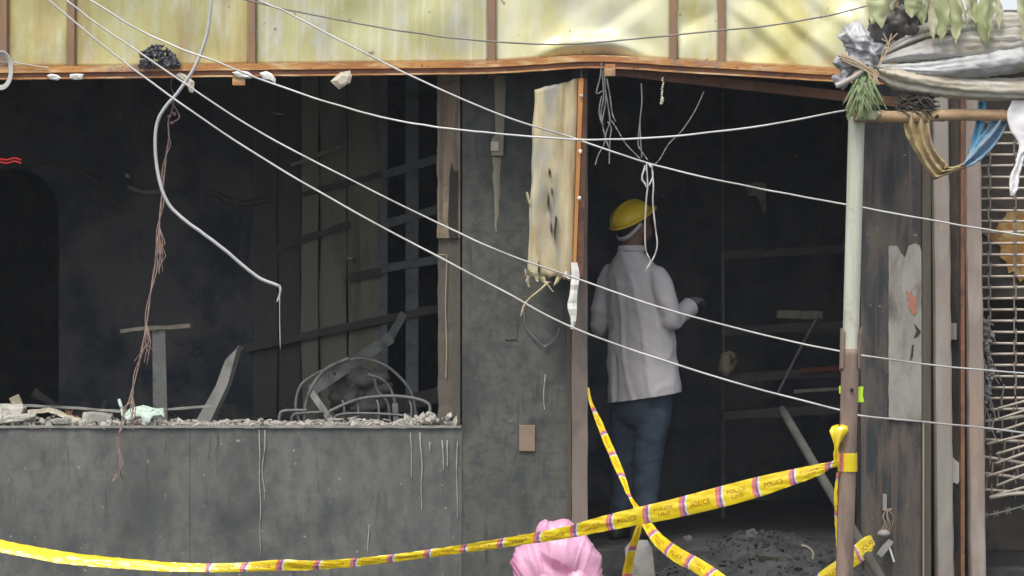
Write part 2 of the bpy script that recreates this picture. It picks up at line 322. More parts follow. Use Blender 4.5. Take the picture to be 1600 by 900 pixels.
for (x0, y0, x1, y1, wd, mm, dy) in ((470, 305, 596, 272, .03, m_chard, -.04), (380, 545, 690, 480, .05, m_chard, -.07), (430, 388, 545, 350, .035, m_chard, -.05), (544, 434, 596, 424, .045, m_chard, -.05), (455, 258, 537, 228, .02, m_palew, -.1)):
    MB().bar(at(x0, y0, PY + dy), at(x1, y1, PY + dy), wd, .035, jit=.004, seg=6).build('charred_batten', mm, shop)
# steel window grille in the partition
gx = thing('inner_window_grille', 'sooty blue grey steel grille beside the charred boards inside the window', 'grille', (at(645, 0, PY).x, PY, FLOOR))
for (a0, a1) in ((594, 606), (634, 654)):
    MB().box(q(a0, 0)[0], q(a1, 0)[0], PY - .02, PY + .03, FLOOR, 2.95, .004).build('upright', m_bluem, gx)
for (x0, y0, x1, y1) in ((596, 275, 700, 243), (596, 352, 700, 322), (596, 420, 705, 402)):
    MB().bar(at(x0, y0, PY - .03), at(x1, y1, PY - .03), .05, .025, seg=3, jit=.003).build('cross_bar', m_bluem, gx)
MB().bar(at(596, 500, PY - .04), at(700, 482, PY - .04), .035, .03, seg=3, jit=.003).build('cross_bar', m_bluem, gx)
MB().bar(at(594, 640, PY - .04), at(720, 608, PY - .04), .09, .03, seg=3, jit=.006).build('cross_bar', m_chard, gx)
# right half of the partition (behind the man), further back
MB().box(q(700, 0)[0], RX1 - .001, 3.3, 3.4, FLOOR, 2.95).build('inner_wall', m_char, shop)
for (pts, r_, mm) in (([(60, 250), (110, 262), (150, 285), (190, 330)], .012, m_chard), ([(150, 118), (160, 190), (150, 260), (158, 340)], .008, m_chard), ([(330, 300), (372, 318), (420, 312)], .02, m_chard), ([(200, 292), (225, 300), (262, 298)], .018, m_charb)):
    MB().tube([at(x, y, PY - .03) for x, y in spline(pts, 6)], r_, 6, jit=.3).build('charred_conduit', mm, shop)
b = MB()
for k in range(70):
    x0 = random.uniform(95, 480); y0 = random.uniform(640, 740); a = random.gauss(0, .5); ln = random.uniform(30, 120); d0 = random.uniform(1.5, 2.2)
    b.bar(at(x0 - ln / 2 * math.cos(a), y0 - ln / 2 * math.sin(a), d0), at(x0 + ln / 2 * math.cos(a), y0 + ln / 2 * math.sin(a), d0 + random.uniform(-.2, .2)), random.uniform(.01, .06), random.uniform(.01, .04), jit=.01, seg=4)
b.box(at(90, 0, 1.9).x, at(480, 0, 1.9).x, 1.6, 2.2, FLOOR, at(0, 730, 1.9).z)
tag(b.build('charred_debris_heap', m_chard), 'dim heap of charred splinters deep inside the wide window', None, kind='stuff')
# window jamb timber with burnt-out slot
b = MB(); rr = []; x0, x1 = at(683, 0, .02).x, at(719, 0, .02).x
for k in range(31):
    z = at(0, 372).z + (TOP - at(0, 372).z) * k / 30; j = lambda s=.003: random.uniform(-s, s)
    rr.append([Vector((x0 + j(), .03 + j(), z)), Vector((x0 + .035 + j(), .0 + j(.005), z)), Vector((x1 - .03, .006 + j(.004), z)), Vector((x1 + j(.001), .004, z)), Vector((x1, .16, z)), Vector((x0, .16, z))])
b.loft(rr).build('window_jamb', m_wood, shop, False)
b = MB(); pts = [(702, 372), (700, 345), (702, 300), (703, 272), (705, 254), (708, 264), (711, 268), (716, 266), (716, 300), (715, 340), (716, 372)]
b.add([at(x, y, -.004) + Vector((0, -.004, 0)) for x, y in pts] + [at(x, y, .0) for x, y in pts], [tuple(range(len(pts)))] + [(i, i + len(pts), (i + 1) % len(pts) + len(pts), (i + 1) % len(pts)) for i in range(len(pts))]); b.build('burnt_hollow', m_hole, shop)
b = MB(); rr = []
for k in range(21):
    z = SILL + (at(0, 373).z - SILL) * k / 20; j = lambda s=.003: random.uniform(-s, s); xa = at(684, 0).x
    rr.append([Vector((xa + j(), .05 + j(), z)), Vector((xa + .05 + j(.002), .02 + j(), z)), Vector((x1 - .02, .012, z)), Vector((x1, .008, z)), Vector((x1, .15, z)), Vector((xa, .15, z))])
b.loft(rr).build('window_jamb', m_woodd, shop)
MB().tube([at(697, y, .005) + Vector((.003 * math.sin(y), 0, 0)) for y in range(398, 591, 12)], .004, 5).tube([at(697, 398, .005), at(688, 398, .0), at(678, 400, 0)], .004, 5).build('jamb_trim_wire', m_palew, shop)
# door post and inner edge
b = MB(); rr = []
for k in range(25):
    z = .0 + TOP * k / 24; j = lambda s=.002: random.uniform(-s, s)
    rr.append([Vector((.311 + j(), -.05 + j(), z)), Vector((.392 + j(), -.05 + j(), z)), Vector((.392, .16, z)), Vector((.311, .16, z))])
b.loft(rr).build('door_post', m_postb, shop)
MB().box(.285, .3085, -.018, .0, 0, TOP).build('post_seam', m_woodd, shop)
# wall fittings on the pier
MB().box(at(811, 0).x, at(836, 0).x, -.016, -.002, at(0, 705).z, at(0, 664).z, .004).build('switch_plate', m_brownb, shop)
MB().box(at(789, 0).x, at(808, 0).x, -.012, -.002, at(0, 531).z, at(0, 505).z, .003).build('socket_scar', m_pier, shop)
b = MB(); rr = []
for k in range(16):
    t = k / 15; y = 118 + (243 - 118) * t; wl = 772 + 3 * t if t < .8 else 768; wr = 791 - 5 * t if t > .1 else 789
    rr.append([at(wl, y, -.03), at(wr, y, -.03), at(wr, y, -.004), at(wl, y, -.004)])
b.loft(rr).build('wall_batten', m_palew, shop)
MB().box(at(767, 0).x, at(779, 0).x, -.04, -.031, at(0, 236).z, at(0, 222).z).build('batten_clip', m_rag, shop)
b = MB(); rr = []
for k in range(20):
    t = k / 19; y = 245 + 118 * t; wd = (11 * (1 - t) ** .7 + 2) + 2.5 * noise.noise(Vector((t * 9, 1, 0))); c = 776 + 2.5 * noise.noise(Vector((t * 5, 4, 0)))
    rr.append([at(c - wd / 2, y, -.006), at(c, y, -.01), at(c + wd / 2, y, -.006), at(c, y, -.003)])
b.loft(rr).build('plaster_drip', m_palew, shop)
for (x, ya, yb, wd) in ((406, 672, 868, 2.2), (413, 672, 785, 2), (658, 676, 800, 2.4), (643, 676, 750, 1.8), (672, 690, 705, 2), (692, 688, 735, 3), (699, 688, 728, 3), (714, 690, 810, 2), (577, 820, 880, 2), (852, 585, 640, 2.4)):
    b = MB(); b.tube([at(x + 5 * noise.noise(Vector((y * .017, x, 0))), y, -.0095) for y in range(ya, yb + 1, 5)], [.55 * wd / 300 * (1 - .6 * k / max(1, (yb - ya) // 5)) for k in range((yb - ya) // 5 + 1)], 5)
    b.build('plaster_drip', m_ash, shop)
b = MB(); b.tube([at(x, y, -.02) for x, y in [(p[0], p[1]) for p in spline([(818, 480), (822, 510), (838, 530), (852, 540), (868, 528), (874, 512)], 5)]], .0025, 5)
b.stone(at(852, 541, -.02), .008).build('loose_wall_wire', m_wire, shop)

# ---- right pier, posts
MB().box(1.82, 2.135, .012, .2, 0, TOP, .003).build('door_pier', m_sootb, shop)
b = MB(); n = 28; L_, R_ = [], []
for k in range(n + 1):
    y = 656 + (384 - 656) * k / n
    L_.append((1388.5 + 1.2 * noise.noise(Vector((y * .05, 0, 0))), y)); R_.append((1440 + (-3 * max(0, noise.noise(Vector((y * .03, 9, 0)))) if y < 480 else 0), y))
topn = [(1392, 384), (1402, 384), (1408, 396), (1414, 402), (1420, 384), (1430, 380), (1437, 384)]
pol = L_ + topn + R_[::-1][1:]
b.add([at(x, y, -.004) for x, y in pol] + [at(x, y, .02) for x, y in pol], [tuple(range(len(pol)))[::-1]] + [(i, (i + 1) % len(pol), (i + 1) % len(pol) + len(pol), i + len(pol)) for i in range(len(pol))])
b.build('plaster_patch', m_patch, shop)
def flake(pts, y0, mm, nm, par=None):
    b = MB(); n_ = len(pts); b.add([at(x, y, y0) for x, y in pts] + [at(x, y, y0 + .006) for x, y in pts], [tuple(range(n_))] + [(i, i + n_, (i + 1) % n_ + n_, (i + 1) % n_) for i in range(n_)]); return b.build(nm, mm, par or shop)
flake([(1416, 452), (1420, 458), (1424, 453), (1426, 461), (1432, 464), (1433, 473), (1430, 480), (1433, 488), (1427, 493), (1424, 486), (1419, 480), (1421, 472), (1417, 466)], -.008, m_brick, 'brick_scar')
flake([(1428, 505), (1434, 512), (1439, 518), (1434, 525), (1428, 528), (1432, 517)], -.0075, m_hole, 'plaster_crack')
flake([(1425, 540), (1428, 538), (1426, 558), (1422, 564)], -.0075, m_hole, 'plaster_crack')
MB().box(2.137, 2.182, -.002, .2, 0, TOP).build('brown_trim', m_woodd, shop)
MB().box(2.137, 2.146, -.012, -.004, 0, at(0, 660).z).build('trim_edge', m_palew, shop)

def rough_post(x0, x1, y0, y1, z1, m, par, lean=0):
    b = MB(); rr = []
    for k in range(31):
        z = z1 * k / 30; j = lambda s=.0025: random.uniform(-s, s); d = lean * (z - 1.6)
        rr.append([Vector((x0 + d + j(), y0 + .006, z)), Vector((x0 + .008 + d, y0 + j(), z)), Vector((x1 - .008 + d, y0 + j(), z)), Vector((x1 + d + j(), y0 + .006, z)), Vector((x1 + d, y1, z)), Vector((x0 + d, y1, z))])
    return b.loft(rr).build('post', m, par)
rs = thing('neighbouring_shop', 'narrow neighbouring shopfront with pinkish grey posts at the right edge', 'shopfront', (2.7, .3, 0))
rough_post(at(1458, 0).x, at(1482, 0).x, -.07, .1, 3.0, m_rpost2, rs, -.012)
MB().box(at(1480, 0).x - .02, at(1509, 0).x, .04, .12, 0, 3.0).build('recess_panel', m_sootb, rs)
MB().box(at(1500, 0).x, at(1506, 0).x, -.03, .04, 0, 3.0).build('rusty_strip', m_rustb, rs)
rough_post(at(1508, 0).x, at(1531, 0).x, -.09, .1, 3.0, m_rpost, rs, -.012)
MB().box(at(1481, 0).x, at(1495, 0).x, .0, .039, at(0, 531).z, at(0, 505).z, .004).build('junction_box', m_patch, rs)
flake([(1485, 712), (1490, 716), (1499, 724), (1500, 748), (1496, 757), (1491, 754), (1485, 756)], .03, m_white, 'paper_scrap', rs)
MB().box(2.43, 5, 1.2, 1.3, 0, 2.9).build('back_wall', m_nwall, rs)
MB().box(2.32, 2.42, .12, 1.3, 0, 3.0).build('side_wall', m_nwall, rs)
MB().box(2.43, 5, .1, 1.2, 0, .12).build('shop_floor', m_dark, rs)
MB().box(2.16, 5, -.1, 1.3, at(0, 44).z, at(0, 18).z, .01).build('roof_beam', m_postb, rs)
MB().box(2.45, 5, .0, .25, at(0, 78).z, at(0, 46).z).build('shutter_box', m_nwall, rs)
MB().box(2.44, 5, .22, .26, at(0, 465).z, at(0, 78).z).build('shutter_slab', m_nwall, rs)
b = MB(); pts = [(1532, 362), (1546, 354), (1553, 364), (1562, 346), (1571, 338), (1575, 326), (1590, 331), (1620, 320), (1620, 446), (1602, 434), (1594, 441), (1584, 424), (1576, 427), (1572, 408), (1562, 402), (1564, 386), (1548, 374)]
b.add([at(x, y, .2) for x, y in pts] + [at(x, y, .22) for x, y in pts], [tuple(range(len(pts)))] + [(i, i + len(pts), (i + 1) % len(pts) + len(pts), (i + 1) % len(pts)) for i in range(len(pts))]); b.build('rust_patch', m_rpanel, rs)
# rolling grille
gr = thing('rolling_grille', 'cream rod rolling grille with bent bottom rods at the right edge', 'grille', (2.75, .12, 0))
rod_m = None; RY = .14
y = 190.0; k = 0
for k in range(27):
    y = 190 + k * 17.3; a = at(1527, y, RY); bb = at(1700, y + random.uniform(-1.5, 1.5), RY)
    if y > 640: bb = at(1575, y, RY)
    MB().tube([a, a.lerp(bb, .5) + Vector((0, 0, random.uniform(-.003, .003))), bb], .0068, 8).build('rod', m_grille, gr, True)
for k in range(9):
    y0 = 640 + k * 17; y1 = 622 + k * 15.5; y1 = min(y1, 745)
    a = at(1548 + random.uniform(-8, 14), y0 + random.uniform(-3, 3), RY - .03); bb = at(1690, y1 - 22, RY - .03); c = a.lerp(bb, .45) + Vector((0, -.01, random.uniform(-.02, .012)))
    MB().tube([a, c, bb], .0068, 8).build('rod', m_grille, gr, True)
for k in range(5):
    y0 = 660 + k * 26; a = at(1527, y0, RY); bb = at(1600 + random.uniform(0, 30), y0 + random.uniform(-14, 14), RY - .015)
    MB().tube([a, bb], .008, 8).build('rod', m_grille, gr, True)
a = at(1546, 778, RY - .03); MB().tube([a, at(1575, 772, RY - .03), at(1690, 764, RY - .03)], .011, 8).build('bottom_rod', m_grille, gr, True)
for cx, off in ((1546, 0), (1586, 1), (1566, 2)):
    b = MB()
    for k in range(34):
        y0 = 188 + k * 17.3
        if off == 2 and y0 < 600: continue
        x0 = cx + (1.5 if k % 2 else -1.5) + (random.uniform(-5, 5) if y0 > 600 else 0)
        b.bar(at(x0, y0 - 3, RY - .012), at(x0 + (random.uniform(-4, 4) if y0 > 600 else 0), y0 + 20, RY - .012), .0075, .004)
    b.build('link_chain', m_link, gr)
b = MB()
for k in range(60):
    p = at(1536 + random.uniform(-3, 12) + 3 * math.sin(k * .2), 500 + k * 2.2, RY - .04); b.stone(p, random.uniform(.006, .02), (1, .6, 1.4))
for k in range(7):
    x0 = 1530 + random.uniform(0, 18); y0 = random.uniform(480, 700); b.tube([at(*p, RY - .05) for p in [(x0, y0), (x0 + random.uniform(-6, 10), y0 + 22), (x0 + random.uniform(-4, 26), y0 + 45)]], .003, 5)
b.build('melted_residue', m_wire, gr)
b = MB(); pp = spline([(1525, 808), (1548, 804), (1570, 799), (1600, 791), (1660, 780)], 5)
b.tube([at(x, y, RY) for x, y in pp], .005, 6)
for x, y in pp[3::4]: b.tube([at(x - 3, y + 6, RY), at(x + 3, y - 6, RY)], .0035, 5); b.tube([at(x + 4, y + 4, RY), at(x - 4, y - 4, RY)], .0035, 5)
tag(b.build('barbed_wire', m_wire), 'short run of barbed wire below the bent rolling grille', 'wire')

# ------------------------------------------------------------------ awning fascia
FY = -.35
beam_px = [(-120, 117), (0, 114), (200, 112), (400, 109), (600, 107), (760, 105), (850, 100), (915, 96), (985, 98), (1060, 103), (1180, 110), (1310, 118), (1400, 122)]
bs = spline(beam_px, 6)
def beam_y(px):
    for i in range(len(bs) - 1):
        if bs[i][0] <= px <= bs[i + 1][0]:
            t = (px - bs[i][0]) / (bs[i + 1][0] - bs[i][0]); return bs[i][1] * (1 - t) + bs[i + 1][1] * t
    return bs[-1][1] if px > 0 else bs[0][1]
fa = thing('awning_fascia', 'yellowed translucent sheet fascia in a rusty orange frame above the shop', 'awning', (0, FY, 2.7))
def beamstrip(dz0, dz1, y0, y1, nm, m):
    b = MB(); rr = []
    for x, yy in bs:
        p = at(x, yy, FY); j = .002 * noise.noise(Vector((x * .05, 0, dz0)))
        rr.append([Vector((p.x, y0, p.z + dz0 + j)), Vector((p.x, y0, p.z + dz1 + j)), Vector((p.x, y1, p.z + dz1 + j)), Vector((p.x, y1, p.z + dz0 + j))])
    return b.loft(rr).build(nm, m, fa)
beamstrip(-.003, .03, FY - .035, FY + .03, 'beam_flange', m_rust)
beamstrip(-.036, -.0035, FY - .018, FY + .03, 'beam_web', m_rustb)
beamstrip(-.036, -.028, FY - .034, FY - .0185, 'beam_lip', m_rust)
TOPZ = 3.45
mull = [(-115, 12), (5, 14), (112, 11), (394, 11), (768, 12), (1052, 10), (1127, 10), (1398, 10)]
for (c, wd) in mull:
    x = at(c, 0, FY).x; h = wd / 2 / ppm(FY); z0 = at(c, beam_y(c), FY).z + .031
    MB().box(x - h, x + h, FY - .028, FY + .02, z0, TOPZ, .002).build('mullion', m_mull, fa)
MB().box(at(-120, 0, FY).x, at(1402, 0, FY).x, FY - .03, FY + .03, TOPZ + .001, TOPZ + .06).build('top_rail', m_rustb, fa)
MB().box(at(-120, 0, FY).x, at(1402, 0, FY).x, FY + .031, -.001, TOPZ + .02, TOPZ + .05).build('awning_top', m_conc, fa)
for i in range(len(mull) - 1):
    a, c = mull[i][0] + mull[i][1] / 2, mull[i + 1][0] - mull[i + 1][1] / 2
    nx = max(6, int((c - a) / 5)); nzz = 44; V = []
    for j in range(nzz + 1):
        for k in range(nx + 1):
            px = a + (c - a) * k / nx; zb = at(px, beam_y(px), FY).z + .031; z = zb + (TOPZ - zb) * j / nzz
            py = 450 - (z - CAM_Z) * ppm(FY)
            ed = min(k, nx - k) / nx * 2; ed = min(1, ed * 4)
            d = .026 * fbm(Vector((px * .009, py * .008, i)), 2) + .004 * noise.noise(Vector((px * .05, py * .01, i)))
            if px > 600: d += (min(1, (px - 600) / 300)) * (.04 * fbm(Vector((px * .007 + py * .004, py * .008, i * 3)), 2) + .022 * (.5 - min(1, abs(noise.noise(Vector((px * .006 + py * .007, py * .004, i * 5)))) * 2.6)))
            if px > 1130:
                u = (px - 1130) - py * 1.15 + 14 * noise.noise(Vector((px * .012, py * .012, 2))); ph = (u / 74) % 1; d += .045 * (ph / .72 if ph < .72 else (1 - ph) / .28) * (.55 + .45 * noise.noise(Vector((u * .011, 3, 0)))) - .02 + .004 * fbm(Vector((px * .02, py * .02, 7)), 2)
            Y = FY - .005 + .012 + d * ed
            if 835 < px < 1035:
                yc = 68 + 27 * ((px - 925) / 100) ** 2
                Y -= .05 * math.exp(-((py - yc) / 16) ** 2) * max(0, 1 - ((px - 930) / 105) ** 2)
                if py > yc: Y += (py - yc) / ppm(FY) * .9 * max(0, 1 - ((px - 930) / 105) ** 2)
            V.append(Vector((at(px, 0, FY).x, Y, z)))
    W = nx + 1; F = [(j * W + k, j * W + k + 1, (j + 1) * W + k + 1, (j + 1) * W + k) for j in range(nzz) for k in range(nx)]
    nV = len(V); V2 = [v + Vector((0, .005, 0)) for v in V]
    F2 = [tuple(reversed([q_ + nV for q_ in f])) for f in F]
    rim = [k for k in range(W)] + [j * W + nx for j in range(1, nzz + 1)] + [nzz * W + k for k in range(nx - 1, -1, -1)] + [j * W for j in range(nzz - 1, 0, -1)]
    F3 = [(rim[q_], rim[q_] + nV, rim[(q_ + 1) % len(rim)] + nV, rim[(q_ + 1) % len(rim)]) for q_ in range(len(rim))]
    put('sheet', mesh('sheet', V + V2, F + F2 + F3, True), [m_sheetL if i < 3 and i < 2 + 1 else m_sheetM if i == 3 else m_sheetR], fa)
# soffit beams back to the wall
MB().bar(at(938, 108, FY + .04), at(1420, 162, -.02), .05, .05).build('soffit_beam', m_rustb, fa)
for c in (5, 394, 768):
    x = at(c, 0, FY).x; MB().box(x - .02, x + .02, FY + .031, -.001, 2.69, 2.73).build('bracket', m_rustb, fa)
MB().box(at(945, 0, FY).x, at(961, 0, FY).x, FY - .04, FY - .019, at(0, 120, FY).z, at(0, 101, FY).z, .002).build('timber_block', m_rust, fa)
MB().box(at(364, 0, FY).x, at(384, 0, FY).x, FY - .03, FY - .019, at(0, 134, FY).z, at(0, 121, FY).z, .002).build('timber_block', m_rust, fa)

def scrap(name, pts, Y, mm, label, cat, th=.012, group=None, rag=.004):
    group = {'plastic_scrap': 'white scraps on the beam', 'hanging_flake': 'pale flakes in the window'}.get(name)
    b = MB(); n_ = len(pts); cx = sum(p[0] for p in pts) / n_; cy = sum(p[1] for p in pts) / n_
    f0 = [at(x, y, Y) for x, y in pts]; f1 = [at(x, y, Y + th) for x, y in pts]
    mid = [at(cx + (x - cx) * .55, cy + (y - cy) * .55, Y - th * .6) + Vector((0, random.uniform(-rag, rag), 0)) for x, y in pts]
    vs = mid + f0 + f1
    fs = [tuple(range(n_))] + [(i + n_, (i + 1) % n_ + n_, (i + 1) % n_, i) for i in range(n_)] + [(i + 2 * n_, (i + 1) % n_ + 2 * n_, (i + 1) % n_ + n_, i + n_) for i in range(n_)] + [tuple(range(3 * n_ - 1, 2 * n_ - 1, -1))]
    b.add(vs, fs); return tag(b.build(name, mm), label, cat, group)
SY = FY - .042
scrap('plastic_scrap', [(73, 118), (80, 115), (90, 117), (96, 122), (90, 126), (78, 124)], SY, m_white, 'oval white scrap under the beam, leftmost of the white scraps', 'scrap')
scrap('plastic_scrap', [(109, 116), (120, 115), (131, 116), (128, 124), (118, 125), (109, 122)], SY, m_white, 'small square white scrap under the beam beside the leftmost brown mullion', 'scrap')
scrap('plastic_scrap', [(362, 113), (375, 110), (388, 112), (398, 120), (390, 123), (372, 121)], SY, m_white, 'flat white scrap on the beam just above the orange timber block', 'scrap')
scrap('plastic_scrap', [(405, 114), (416, 111), (425, 115), (431, 124), (430, 131), (424, 126), (412, 124)], SY, m_white, 'curled white scrap under the beam right of the orange timber block', 'scrap')
scrap('plastic_scrap', [(516, 127), (532, 113), (547, 110), (550, 118), (547, 130), (543, 131), (530, 140)], SY, m_rag, 'cream diamond shaped scrap hanging from the middle of the rusty beam', 'scrap')
scrap('cloth_scrap', [(274, 117), (281, 113), (288, 116), (297, 122), (304, 128), (302, 145), (296, 144), (293, 134), (284, 124)], SY, m_rag, 'tan rag scrap tied under the beam where the cables cross', 'scrap')
b = MB()
for k in range(260):
    t = random.random(); px = 219 + 60 * t; h = 34 * math.sin(math.pi * min(1, max(0, t * .9 + .1))) ** .6; py = 104 - random.random() * h
    b.stone(at(px, py, FY - .05 + random.uniform(-.02, .025)), random.uniform(.006, .017), (1, 1, .6), rough=.6)
tag(b.build('charred_clump', m_nest), 'black charred clump of debris sitting on the rusty beam at left', 'debris')
b = MB()
for k in range(4):
    b.tube([at(4 + (13 + k * 1.5) * math.cos(a) - 2, 110 + (24 + k * 2) * math.sin(a), FY - .06 - k * .006) for a in [R(-110 + 240 * i / 16) for i in range(17)]], .004, 6)
b.tube([at(-20, 92, FY - .05), at(0, 96, FY - .05), at(30, 99, FY - .05), at(75, 106, FY - .045)], .003, 5)
tag(b.build('wire_coil', m_cab), 'coil of grey wire hanging from the beam at the left edge', 'wire')

# ------------------------------------------------------------------ hanging sign board
sb = thing('hanging_sign_board', 'yellowed hanging light box sign with stained face beside the doorway', 'sign', (at(868, 0, -.3).x, -.25, at(0, 430, -.3).z))
BY = -.33; b = MB(); rr = []; NX = 16
def bx_(t, y):  # left and right edge of the face at pixel row y
    lx = 835 - 11 * t + 2.5 * noise.noise(Vector((t * 7, 0, 0))); rx = 903 - 9 * t
    return lx, rx
rows = 40; V = []
for j in range(rows + 1):
    t = j / rows
    for i in range(NX + 1):
        u = i / NX; yt = 140 - 17 * u + 3 * noise.noise(Vector((u * 6, 3, 0))); yb = 432 + 4 * noise.noise(Vector((u * 9, 8, 0))) + (5 if u > .8 else 0)
        y = yt + (yb - yt) * t; lx, rx = bx_(t, y)
        d = .012 * math.sin(u * 3.1) + .016 * fbm(Vector((u * 2, t * 2.5, 0)), 3) + .012 * math.exp(-((u - .86) / .05) ** 2) - .012 * math.exp(-((u - .72) / .06) ** 2)
        V.append(at(lx + (rx - lx) * u, y, BY - d))
W = NX + 1; F = [(j * W + i, (j + 1) * W + i, (j + 1) * W + i + 1, j * W + i + 1) for j in range(rows) for i in range(NX)]
nV = len(V); V2 = [v + Vector((0, .01, 0)) for v in V]; F2 = [tuple(reversed([a + nV for a in f])) for f in F]
rim = list(range(W)) + [j * W + NX for j in range(1, rows + 1)] + [rows * W + k for k in range(NX - 1, -1, -1)] + [j * W for j in range(rows - 1, 0, -1)]
F3 = [(rim[k], rim[(k + 1) % len(rim)], rim[(k + 1) % len(rim)] + nV, rim[k] + nV) for k in range(len(rim))]
put('face_sheet', mesh('face', V + V2, F + F2 + F3, True), m_board, sb)
b = MB(); b.loft([[at(904 - 9 * t, 122 + 300 * t, BY - .02), at(912 - 12 * t, 122 + 300 * t, BY - .02), at(912 - 12 * t, 122 + 300 * t, BY + .06), at(904 - 9 * t, 122 + 300 * t, BY + .06)] for t in [k / 10 for k in range(11)]]); b.build('edge_batten', m_orangew, sb)
b = MB(); b.loft([[at(912.6 - 12 * t, 123 + 310 * t, BY - .012), at(918 - 7 * t, 123 + 310 * t, BY + .02), at(918 - 7 * t, 123 + 310 * t, BY + .3), at(912.6 - 12 * t, 123 + 310 * t, BY + .3)] for t in [k / 6 for k in range(7)]]); b.build('side_board', m_rustb, sb)
MB().box(at(838, 0, BY).x, at(905, 0, BY).x, BY + .03, BY + .2, at(0, 425, BY).z, at(0, 142, BY).z).build('box_back', m_woodd, sb)
MB().tube([at(909, 100, BY), at(908, 112, BY), at(909, 126, BY)], .003, 5).build('hanger_wire', m_wire, sb)
for (x, y) in ((907, 236), (905, 310), (908, 150)): MB().stone(at(x, y, BY - .03), .012, (1, .5, 1)).build('fixing', m_white, sb)
for pts in ([(858, 262), (861, 268), (860, 276), (857, 271)], [(862, 292), (864, 298), (863, 305), (861, 300)], [(868, 336), (871, 340), (869, 360), (867, 378), (865, 362)], [(860, 345), (862, 352), (860, 362)], [(841, 407), (844, 416), (843, 430), (840, 424)], [(856, 300), (859, 312), (857, 330), (855, 318)]):
    b = MB(); n_ = len(pts); b.add([at(x, y, BY - .045) for x, y in pts] + [at(x, y, BY - .008) for x, y in pts], [tuple(range(n_))] + [(i, i + n_, (i + 1) % n_ + n_, (i + 1) % n_) for i in range(n_)]); b.build('burn_slit', m_hole, sb)
def strip(pts, Y, mm, par, nm='torn_strip'):
    b = MB(); rr = []; pp = spline(pts, 4)
    for x, y, wd in pp:
        wd = max(.6, wd + 1.2 * noise.noise(Vector((x * .2, y * .2, 0)))); yy = Y + .008 * noise.noise(Vector((x * .1, y * .1, 4)))
        rr.append([at(x - wd / 2, y, yy), at(x, y, yy - .008), at(x + wd / 2, y, yy), at(x, y, yy + .002)])
    return b.loft(rr).build(nm, mm, par)
for s in ([(826, 430, 6), (824, 440, 5), (827, 449, 3)], [(846, 432, 10), (850, 440, 8), (856, 446, 4), (864, 456, 3)], [(858, 440, 8), (845, 452, 5), (828, 466, 4), (819, 478, 4), (814, 494, 2)], [(874, 432, 9), (870, 440, 6), (866, 446, 2)], [(838, 432, 6), (840, 440, 4)], [(823, 300, 3), (826, 312, 4), (829, 322, 2)], [(830, 425, 5), (823, 420, 6), (822, 432, 3)]):
    strip(s, BY - .01, m_board, sb)
for s in ([(897, 410, 10), (899, 430, 13), (896, 460, 12), (894, 478, 15), (896, 498, 9), (894, 514, 4)], [(886, 424, 6), (884, 432, 8), (890, 436, 3)]): strip(s, BY - .03, m_white, sb)

# ------------------------------------------------------------------ sill debris
b = MB()
for k in range(1800):
    px = random.uniform(-30, 716); dens = .5 + .5 * noise.noise(Vector((px * .02, 0, 0)))
    if random.random() > .35 + dens * .6: continue
    yd = random.uniform(0.0, .19); h = .012 if px < 620 else .012 + .05 * min(1, (px - 620) / 50) * (1 - max(0, (px - 690)) / 60)
    if px < 190: h += .02 * (1 - px / 250)
    p = at(px, 0, yd); p.z = SILL + random.uniform(0, h); b.stone(p, random.choice((.004, .005, .006, .008, .01, .016)) * (1.4 if px < 180 or px > 630 else 1), (random.uniform(.8, 1.7), 1, random.uniform(.4, .9)), rough=.8)
for k in range(120):
    px = random.uniform(-30, 714); a = random.uniform(-.5, .5); ln = random.uniform(.02, .07); p = at(px, 0, random.uniform(.02, .18)); p.z = SILL + random.uniform(.004, .03)
    b.bar(p, p + Vector((ln * math.cos(a), random.uniform(-.02, .02), ln * math.sin(a) * .4)), random.uniform(.003, .009), random.uniform(.003, .008), jit=.001, seg=2)
tag(b.build('sill_rubble', m_ash), 'pale ash and broken plaster scattered along the window sill', None, kind='stuff')
def chunk(px, py, Y, rx, ry, rz, mm, label, cat='rubble', nm='plaster_chunk', rot=0):
    b = MB(); p = at(px, py, Y); o = Vector((px, py, 0)); vs, fs = ICO[2]; out = []
    for v in vs:
        u = Vector([max(-.72, min(.72, c)) / .72 for c in v]); u = u * (1 + .25 * noise.noise(v * 1.9 + o)); u = Vector((u.x * rx, u.y * ry, u.z * rz)); out.append(p + Matrix.Rotation(rot, 3, 'Y') @ u)
    zmin = min(v.z for v in out); dz = SILL + .004 - zmin
    b.add([v + Vector((0, 0, dz)) for v in out], fs); return tag(b.build(nm, mm), label, cat)
chunk(16, 652, .1, .08, .06, .05, m_ash, 'big pale plaster block on the sill at the left edge')
chunk(28, 660, .03, .1, .04, .02, m_ash, 'flat pale slab lying in front of the big block at the left edge', nm='plaster_slab', rot=-.12)
chunk(155, 655, .08, .075, .06, .028, m_conc, 'grey plaster mound on the sill just left of the mint cloth', rot=.1)
chunk(138, 655, .05, .03, .03, .03, m_ash, 'small pale lump at the foot of the rust brown shards on the sill')
chunk(95, 661, .03, .05, .03, .016, m_conc, 'low grey flake on the sill below the slanting plank', nm='plaster_flake')
def sillbar(name, pts, wd, th, mm, label, cat):
    b = MB()
    for a, c in zip(pts, pts[1:]): b.bar(at(*a), at(*c), wd, th, jit=.0025, seg=5)
    return tag(b.build(name, mm), label, cat)
sillbar('steel_rod', [(-20, 632, .16), (30, 633, .16), (120, 637, .15), (188, 643, .14), (262, 640, .16), (330, 634, .2)], .012, .012, m_steel, 'thin grey rod lying along the back of the sill at left', 'rod')
sillbar('broken_plank', [(45, 644, .08), (78, 640, .08), (108, 652, .07), (128, 658, .05)], .022, .05, m_rag, 'pale broken lath sagging over the sill rubble at left', 'plank')
